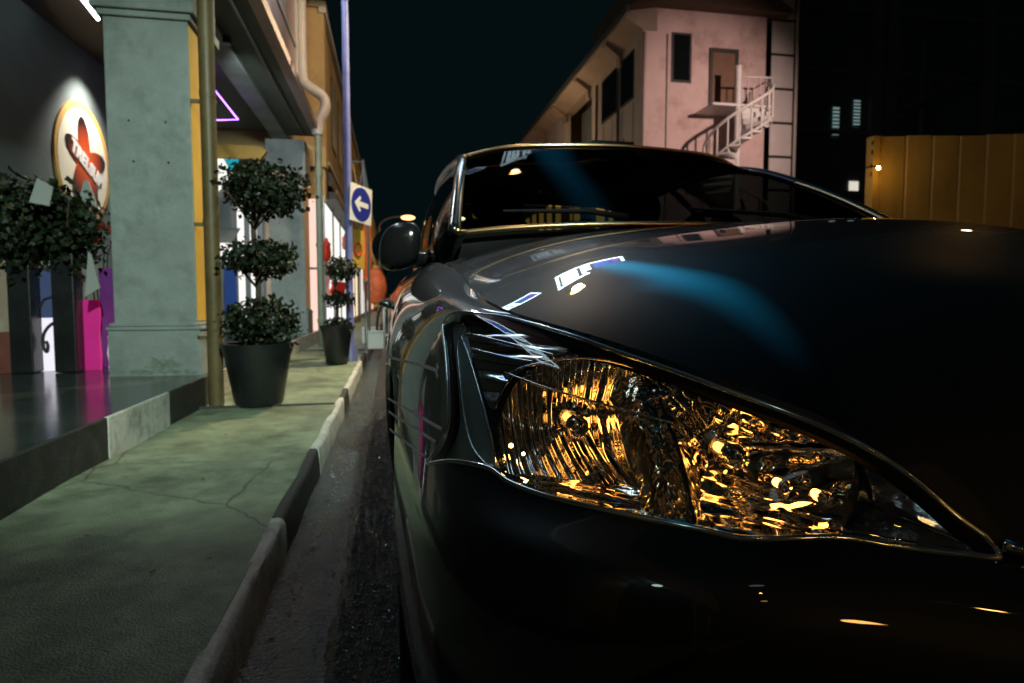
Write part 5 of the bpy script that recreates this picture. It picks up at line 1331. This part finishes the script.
for k in range(1, 7): mb.box(15.8, 50, 30.9, 31.02, 3.2*k, 3.2*k+.25)
mb.build('floor_band', 'dark_trim', db)
# its own dark stair
st2 = thing('spiral_stair', (atY(925, 100, 29)[0], 29, 0), 'dim grey spiral staircase on the dark block above the hoarding', 'staircase')
mat('stair_grey', (.16, .17, .17), rough=.6, var=.15); X2 = atY(922, 100, 29)[0]
mb = MB(); mb.lathe([(.14, 0), (.14, 14)], (X2, 29, 0), (0, 0, 1), 12); mb.build('column', 'stair_grey', st2)
mb = MB(); m2 = MB(); pts = []
for k in range(48):
    a = R(24)*k; z = 2+.22*k; b2 = a+R(22)
    mb.prism([(.1*math.cos(a), .1*math.sin(a)), (1.3*math.cos(a), 1.3*math.sin(a)), (1.3*math.cos(b2), 1.3*math.sin(b2)), (.1*math.cos(b2), .1*math.sin(b2))], (X2, 29, z), (1, 0, 0), (0, 1, 0), (0, 0, .06))
    e = np.array([X2+1.3*math.cos(a), 29+1.3*math.sin(a), z]); m2.tube([e, e+np.array([0, 0, 1.])], .025, 5); pts.append(e+np.array([0, 0, 1.]))
m2.tube(pts, .04, 6); mb.build('tread', 'stair_grey', st2); m2.build('handrail', 'stair_grey', st2)

# yellow hoarding
mat('hoarding_yellow', (.60, .36, .07), rough=.55, var=.14, vscale=1.3, bump=.1, bscale=20, dirt=(.35, .20, .05), dirt_amt=.4, dscale=1.1)
mat('hazard_black', (.02, .02, .02), rough=.6)
A_ = atY(880, 137, 9.45); B_ = np.array([10.6, 8.75, 0]); B2 = np.array([16, 6.6, 0])
ho = thing('hoarding', ((A_[0]+B2[0])/2, 8.2, 0), 'tall yellow site hoarding of wide sheets lit by a small lamp', 'hoarding')
zt = A_[2]; P0 = np.array([A_[0], 9.45, 0]); dirn = nrm(B_-P0); tot = np.linalg.norm(B2-P0); nrm_h = np.array([dirn[1], -dirn[0], 0]); 
w_ = .42; k = 0; 
while k*w_ < tot:
    p = P0+dirn*w_*k; q = p+dirn*(w_-.012); tz = zt
    mb = MB(); prof = [(0, 0), (.02, .018), (w_*.48, .022), (w_-.032, .018), (w_-.012, 0), (w_-.012, -.02), (0, -.02)]
    mb.prism(prof, p, dirn, nrm_h, (0, 0, tz+.01*math.sin(k*1.7))); mb.build('sheet', 'hoarding_yellow', ho); k += 1
mb = MB(); mb.bar(P0+np.array([-.10, .02, 0]), P0+np.array([-.10, .02, zt+.0]), .17, .12); mb.build('post', 'hoarding_yellow', ho)
mb = MB()
for yy in (143, 152, 166, 174): z = atY(876, yy, 9.4)[2]; mb.add([P0+np.array([-.187, -.045, z-.04]), P0+np.array([-.013, -.045, z-.01]), P0+np.array([-.013, -.045, z+.06]), P0+np.array([-.187, -.045, z+.03])], [(0, 1, 2, 3)])
mb.build('hazard_stripe', 'hazard_black', ho)
emit('hoarding_bulb', (1., .60, .18), 190.)
hp_ = atY(878.5, 168, 9.1); hl_ = thing('site_lamp', hp_, 'small glowing orange lamp on the striped hoarding post', 'lamp')
mb = MB(); vs, fs = superell(tuple(hp_), (.022, .022, .022), 2.); mb.add(vs, fs); mb.build('bulb', 'hoarding_bulb', hl_, smooth=True)
mb = MB(); mb.tube([hp_+np.array([0, .03, .03]), hp_+np.array([0, .16, .06]), hp_+np.array([0, .3, .06])], .014, 8); mb.build('bracket', 'metal_dark', hl_)

# unseen right-hand shophouse row; lit panes added for gold gleams in the headlight
mat('facade_warm', (.42, .34, .26), rough=.8, var=.15, vscale=1, bump=.1)
emit('added_win_warm', (1., .45, .10), .3); emit('added_shop_warm', (1., .48, .12), .15)
rb = thing('shophouse', (10.5, -4, 0), 'unseen shophouse with added warm lit panes across the street beside the viewer', 'building')
mb = MB(); mb.box(9.2, 16, -16, 5.5, 0, 8.2); mb.build('wall', 'facade_warm', rb)
mb = MB(); mb.prism([(8.8, 8.2), (16.4, 8.2), (12.6, 10.6)], (0, -16.2, 0), (1, 0, 0), (0, 0, 1), (0, 21.9, 0)); mb.build('roof', 'roof_tile', rb)
for y in np.arange(-15, 4.8, 2.4):
    mb = MB(); mb.box(9.14, 9.24, y-.08, y+1.18, 4.6, 6.5); wn = mb.build('window', 'timber_dark', rb)
    if int(y*10) % 3 != 0:
        mb = MB(); mb.box(9.10, 9.135, y+.02, y+1.08, 4.7, 6.4); mb.build('pane', 'added_win_warm', wn)
for y in (-14.5, -9.5, -4.5, .5):
    mb = MB(); mb.box(9.12, 9.22, y, y+4, .2, 2.9); wn = mb.build('shop_window', 'timber_dark', rb)
    mb = MB()
    for j in range(3): mb.box(9.08, 9.115, y+.1+1.3*j, y+1.3+1.3*j, .5, 2.7)
    mb.build('pane', 'added_shop_warm', wn)
# =========================================================================
# LIGHT
# =========================================================================
world = bpy.data.worlds.new("World"); scene.world = world; world.use_nodes = True
nt = world.node_tree; bg = nt.nodes['Background']
bg.inputs[0].default_value = (.28, .86, 1.0, 1); bg.inputs[1].default_value = .0048

emit('sodium_low', WARM, 150.); emit('sodium_faint', WARM, 10.)
emit('sodium_far', (1., .66, .36), 70.)
street_lamp(8.6, 30, 7.45, 2.1, 'street lamp on the far pavement beyond the pink house corner', rz=math.pi, bulb='sodium_far', head=.30)
street_lamp(8.6, 52, 7.4, 3.1, 'second street lamp on the far pavement farther down the road', rz=math.pi, bulb='sodium_far', head=.30)
street_lamp(-.6, -9.0, 6.6, 1.6, 'street lamp on the near pavement behind the viewer', bulb='sodium_faint')
lampE = street_lamp(13.6, 10.6, 8.6, .9, 'tall street lamp behind the yellow hoarding lighting the pink house', rz=R(100), bulb='sodium_low')

def spot(name, loc, aim, power, col, size, blend=1., radius=.06):
    l = bpy.data.lights.new(name, 'SPOT'); l.energy = power; l.color = col; l.spot_size = R(size); l.spot_blend = blend; l.shadow_soft_size = radius
    o = bpy.data.objects.new(name, l); COL.objects.link(o); o.location = loc
    o.rotation_euler = (Vector(aim)-Vector(loc)).to_track_quat('-Z', 'Y').to_euler(); return o
def point(name, loc, power, col, radius=.08):
    l = bpy.data.lights.new(name, 'POINT'); l.energy = power; l.color = col; l.shadow_soft_size = radius
    o = bpy.data.objects.new(name, l); COL.objects.link(o); o.location = loc; return o

# cool flood lamp on its own pole behind the viewer
emit('flood_face', (.75, .95, .95), 1.2)
lampF = street_lamp(-.72, -2.6, 4.3, 1.35, 'cool white street lamp on the near pavement behind the viewer', bulb='flood_face')
FL_ = (lampF[1][0], lampF[1][1], lampF[1][2]-.1)
spot('flood_light', FL_, (-1.35, 5.0, .6), 2000, (.78, 1., .84), 35, .7)
spot('sign_spot_light', (-2.78, 7.6, 3.28), (-3.2, 7.65, 2.15), 150, (1., .95, .85), 100, 1., .03)
spot('house_light', (lampE[1][0]-.1, lampE[1][1]+.3, lampE[1][2]-.12), (11.2, 22.4, 6.6), 3300, (1., .72, .62), 62, 1., .1)
LA = (lampA[1][0], lampA[1][1], lampA[1][2]-.12)
point('pole_lamp_light', LA, 28, (1., .78, .5), .08)
spot('pole_lamp_beam', LA, (-1.15, 6.1, 1.0), 1500, (1., .82, .50), 58, .8, .08)
spot('pole_lamp_far_beam', LA, (-1.2, 14, 3.0), 420, (1., .70, .42), 80, .8, .08)
point('cool_fill', (-1.0, -1.35, 2.95), 4, (.72, 1., .93), .1)  # fill light added without a fixture to brighten the lens edge

# blue-white shop sign of the corner unit beside the viewer
emit('neon_white', (.65, .88, 1.), 14.); emit('neon_blue', (.08, .22, .95), 2.5); emit('neon_purple', (.30, .12, .9), 2.5)
emit('neon_soft', (.65, .88, 1.), 6.)
def neon_sign(o, ex, ey, w, h, label, slant=0., cables=(), tube='neon_white'):
    """white tube outline round a dark board, upright bars on one half, a blue and violet panel on the other"""
    o, ex, ey = np.asarray(o, float), nrm(ex), nrm(ey); ez = np.cross(ex, ey)
    t = thing('neon_sign', o, label, 'neon sign', 'blue and white neon signs over the street')
    q = lambda u, v, d=.0: o+ex*(u*w/2+slant*v*h/2)+ey*v*h/2+ez*d
    mb = MB(); P = [q(-1, -1), q(1, -1), q(1, 1), q(-1, 1)]; B = [p-ez*.05 for p in P]; mb.add(P+B, [(0,1,2,3),(7,6,5,4),(0,4,5,1),(1,5,6,2),(2,6,7,3),(3,7,4,0)]); mb.build('board', 'metal_dark', t)
    mb = MB(); mb.tube([q(-.95, -.9, .03), q(.95, -.9, .03), q(.95, .9, .03), q(-.95, .9, .03)], .035*h, 8, closed=True); mb.build('outline_tube', tube, t)
    mb = MB()
    for u in (-.78, -.62, -.46, -.22, -.06): mb.tube([q(u, -.62, .03), q(u, .62, .03)], .042*h, 8)
    mb.tube([q(-.78, .62, .03), q(-.46, .62, .03)], .035*h, 8); mb.tube([q(-.22, 0, .03), q(-.06, 0, .03)], .035*h, 8); mb.build('bar_tube', tube, t)
    mb = MB(); P = [q(.1, -.65, .012), q(.62, -.65, .012), q(.62, .7, .012), q(.1, .7, .012)]; mb.add(P, [(0,1,2,3)]); mb.build('blue_panel', 'neon_blue', t)
    mb = MB(); P = [q(.66, -.65, .012), q(.86, -.65, .012), q(.86, .7, .012), q(.66, .7, .012)]; mb.add(P, [(0,1,2,3)]); mb.build('violet_panel', 'neon_purple', t)
    if cables:
        mb = MB()
        for a, b in cables: mb.tube([q(*a), b], .012, 5)
        mb.build('cable', 'metal_dark', t)
    return t
neon_sign((1.95, 9.2, 5.85), (1, 0, 0), (0, .35, 1), 1.5, 1.15, 'large neon sign hung high on cables over the road', cables=(((-1, 1), (-1.2, 9.6, 7.6)), ((1, 1), (9.0, 9.2, 7.9))))
neon_sign((.40, 9.2, 5.65), (1, 0, 0), (0, .35, 1), .85, .5, 'small slanted neon sign hung on a cable beside the lamp pole', slant=.35, cables=(((-1, 1), (-1.2, 9.6, 7.0)), ((1, 1), (1.2, 9.2, 6.4))))
neon_sign((-1.10, 3.4, 3.85), (0, 1, 0), (0, 0, 1), 2.5, .75, 'neon sign fixed to the upper wall of the grey shophouse', cables=(((-1, 1), (-1.26, 2.2, 4.4)), ((1, 1), (-1.26, 4.6, 4.4))), tube='neon_soft')
# unseen blue glowing banner added over the road for the hood's blue band
emit('banner_blue', (.01, .42, .78), .62)
def banner_nodes():
    nt = M['banner_blue'].node_tree; N = nt.nodes; L = nt.links; e = [n for n in N if n.type == 'EMISSION'][0]
    tc = N.new('ShaderNodeTexCoord'); sx = N.new('ShaderNodeSeparateXYZ'); L.new(tc.outputs['Object'], sx.inputs[0])
    ab = N.new('ShaderNodeMath'); ab.operation = 'ABSOLUTE'; L.new(sx.outputs[0], ab.inputs[0])
    m1 = N.new('ShaderNodeMapRange'); m1.interpolation_type = 'SMOOTHSTEP'; m1.inputs[1].default_value = .42; m1.inputs[2].default_value = .0; L.new(ab.outputs[0], m1.inputs[0])
    m2 = N.new('ShaderNodeMapRange'); m2.interpolation_type = 'SMOOTHSTEP'; m2.inputs[1].default_value = -2.6; m2.inputs[2].default_value = 4.6; L.new(sx.outputs[1], m2.inputs[0])
    k = N.new('ShaderNodeMath'); k.operation = 'MULTIPLY'; L.new(m1.outputs[0], k.inputs[0]); L.new(m2.outputs[0], k.inputs[1])
    k2 = N.new('ShaderNodeMath'); k2.operation = 'MULTIPLY'; k2.inputs[1].default_value = 2.1; L.new(k.outputs[0], k2.inputs[0]); L.new(k2.outputs[0], e.inputs[1])
banner_nodes()
bt = thing('added_blue_banner', (1.9, 3.2, 4.9), 'long blue glowing banner added unseen above the road for the hood reflection', 'light banner')
mb = MB(); bw = lambda y: .84; mb.grid([[(1.9+bw(y)*(u-.5), y, 4.9+.04*math.sin(y*1.3)) for y in np.linspace(-1.2, 7.4, 36)] for u in (0, 1)]); mb.grid([[(1.9+bw(y)*(u-.5), y, 4.92+.04*math.sin(y*1.3)) for y in np.linspace(-1.2, 7.4, 36)] for u in (1, 0)]); mb.build('glow_sheet', 'banner_blue', bt)
mb = MB()
for y in (-1.2, 3.2, 7.4): mb.tube([(-1.26, y, 5.3), (1.65, y, 4.93), (2.15, y, 4.93), (9.1, y, 5.6)], .01, 5)
mb.build('wire', 'metal_dark', bt)
# cool lamp added under the eave to light the second pillar
wl = thing('added_eave_lamp', (-1.45, 6.4, 3.2), 'small cool white lamp added under the eave between the two pillars', 'lamp')
mb = MB(); mb.box(-1.48, -1.42, 6.34, 6.42, 3.13, 3.2); hs_ = mb.build('housing', 'metal_dark', wl)
wb = thing('added_wall_lamp', (-1.25, 6.4, 4.4), 'unseen cool white globe lamp added on the upper wall of the grey shophouse', 'lamp')
emit('globe_cool', (.85, .97, 1.), 80.)  # added lamp, put there for cool glints on the wet road
mb = MB(); mb.tube([(-1.27, 6.4, 4.5), (-1.0, 6.4, 4.55), (-.9, 6.4, 4.5)], .016, 6); mb.build('bracket', 'metal_dark', wb)
mb = MB(); vs, fs = superell((-.9, 6.4, 4.36), (.14, .14, .14), 2., 16, 10); mb.add(vs, fs); mb.build('globe', 'globe_cool', wb, smooth=True)
spot('added_eave_light', (-1.43, 6.47, 3.12), (-1.45, 10.2, 1.5), 260, (.88, 1., .98), 75, .9, .05)
# unseen festoon bulbs added behind the viewer for gold gleams in the headlight
emit('added_festoon_bulb', (1., .50, .12), 80.)
fs_ = thing('added_festoon', (2.5, -3.8, 4.0), 'added unseen festoon line of bare warm bulbs across the road behind the viewer', 'festoon')
mb = MB(); FP = [(-1.2, -3.6, 5.2), (.8, -3.9, 4.4), (3.2, -4.0, 4.4), (6.0, -4.1, 4.7), (9.1, -3.6, 6.0)]; mb.tube([np.array(p)+[0, 0, .16] for p in FP], .009, 5); mb.build('wire', 'metal_dark', fs_)
for p in FP[1:-1]:
    mb = MB(); vs, fs = superell(p, (.04, .04, .05), 2., 14, 8); mb.add(vs, fs); mb.build('bulb', 'added_festoon_bulb', fs_, smooth=True)
# bright hanging lamp at the end of the street behind
emit('bright_warm', (1., .50, .13), 30.)
hl2 = thing('hanging_lamp', (3.75, -11.4, 4.2), 'bright warm globe lamp hanging over the road behind the viewer', 'lamp')
mb = MB(); vs, fs = superell((3.75, -11.4, 3.95), (.30, .26, .26), 2., 16, 10); mb.add(vs, fs); mb.build('globe', 'bright_warm', hl2, smooth=True)
mb = MB(); mb.tube([(3.75, -11.4, 4.1), (3.75, -11.4, 5.2)], .015, 6); mb.tube([(-1.2, -11.4, 5.6), (3.75, -11.4, 5.2), (9.1, -11.4, 5.6)], .012, 5); mb.build('wire', 'metal_dark', hl2)

scene.render.engine = 'CYCLES'
scene.cycles.use_denoising = True
scene.cycles.max_bounces = 8; scene.cycles.transparent_max_bounces = 12; scene.cycles.glossy_bounces = 6
scene.cycles.caustics_reflective = False; scene.cycles.caustics_refractive = False
scene.cycles.sample_clamp_indirect = 6.0
scene.view_settings.view_transform = 'Standard'; scene.view_settings.look = 'None'
scene.view_settings.exposure = 0.0; scene.view_settings.gamma = 1.0
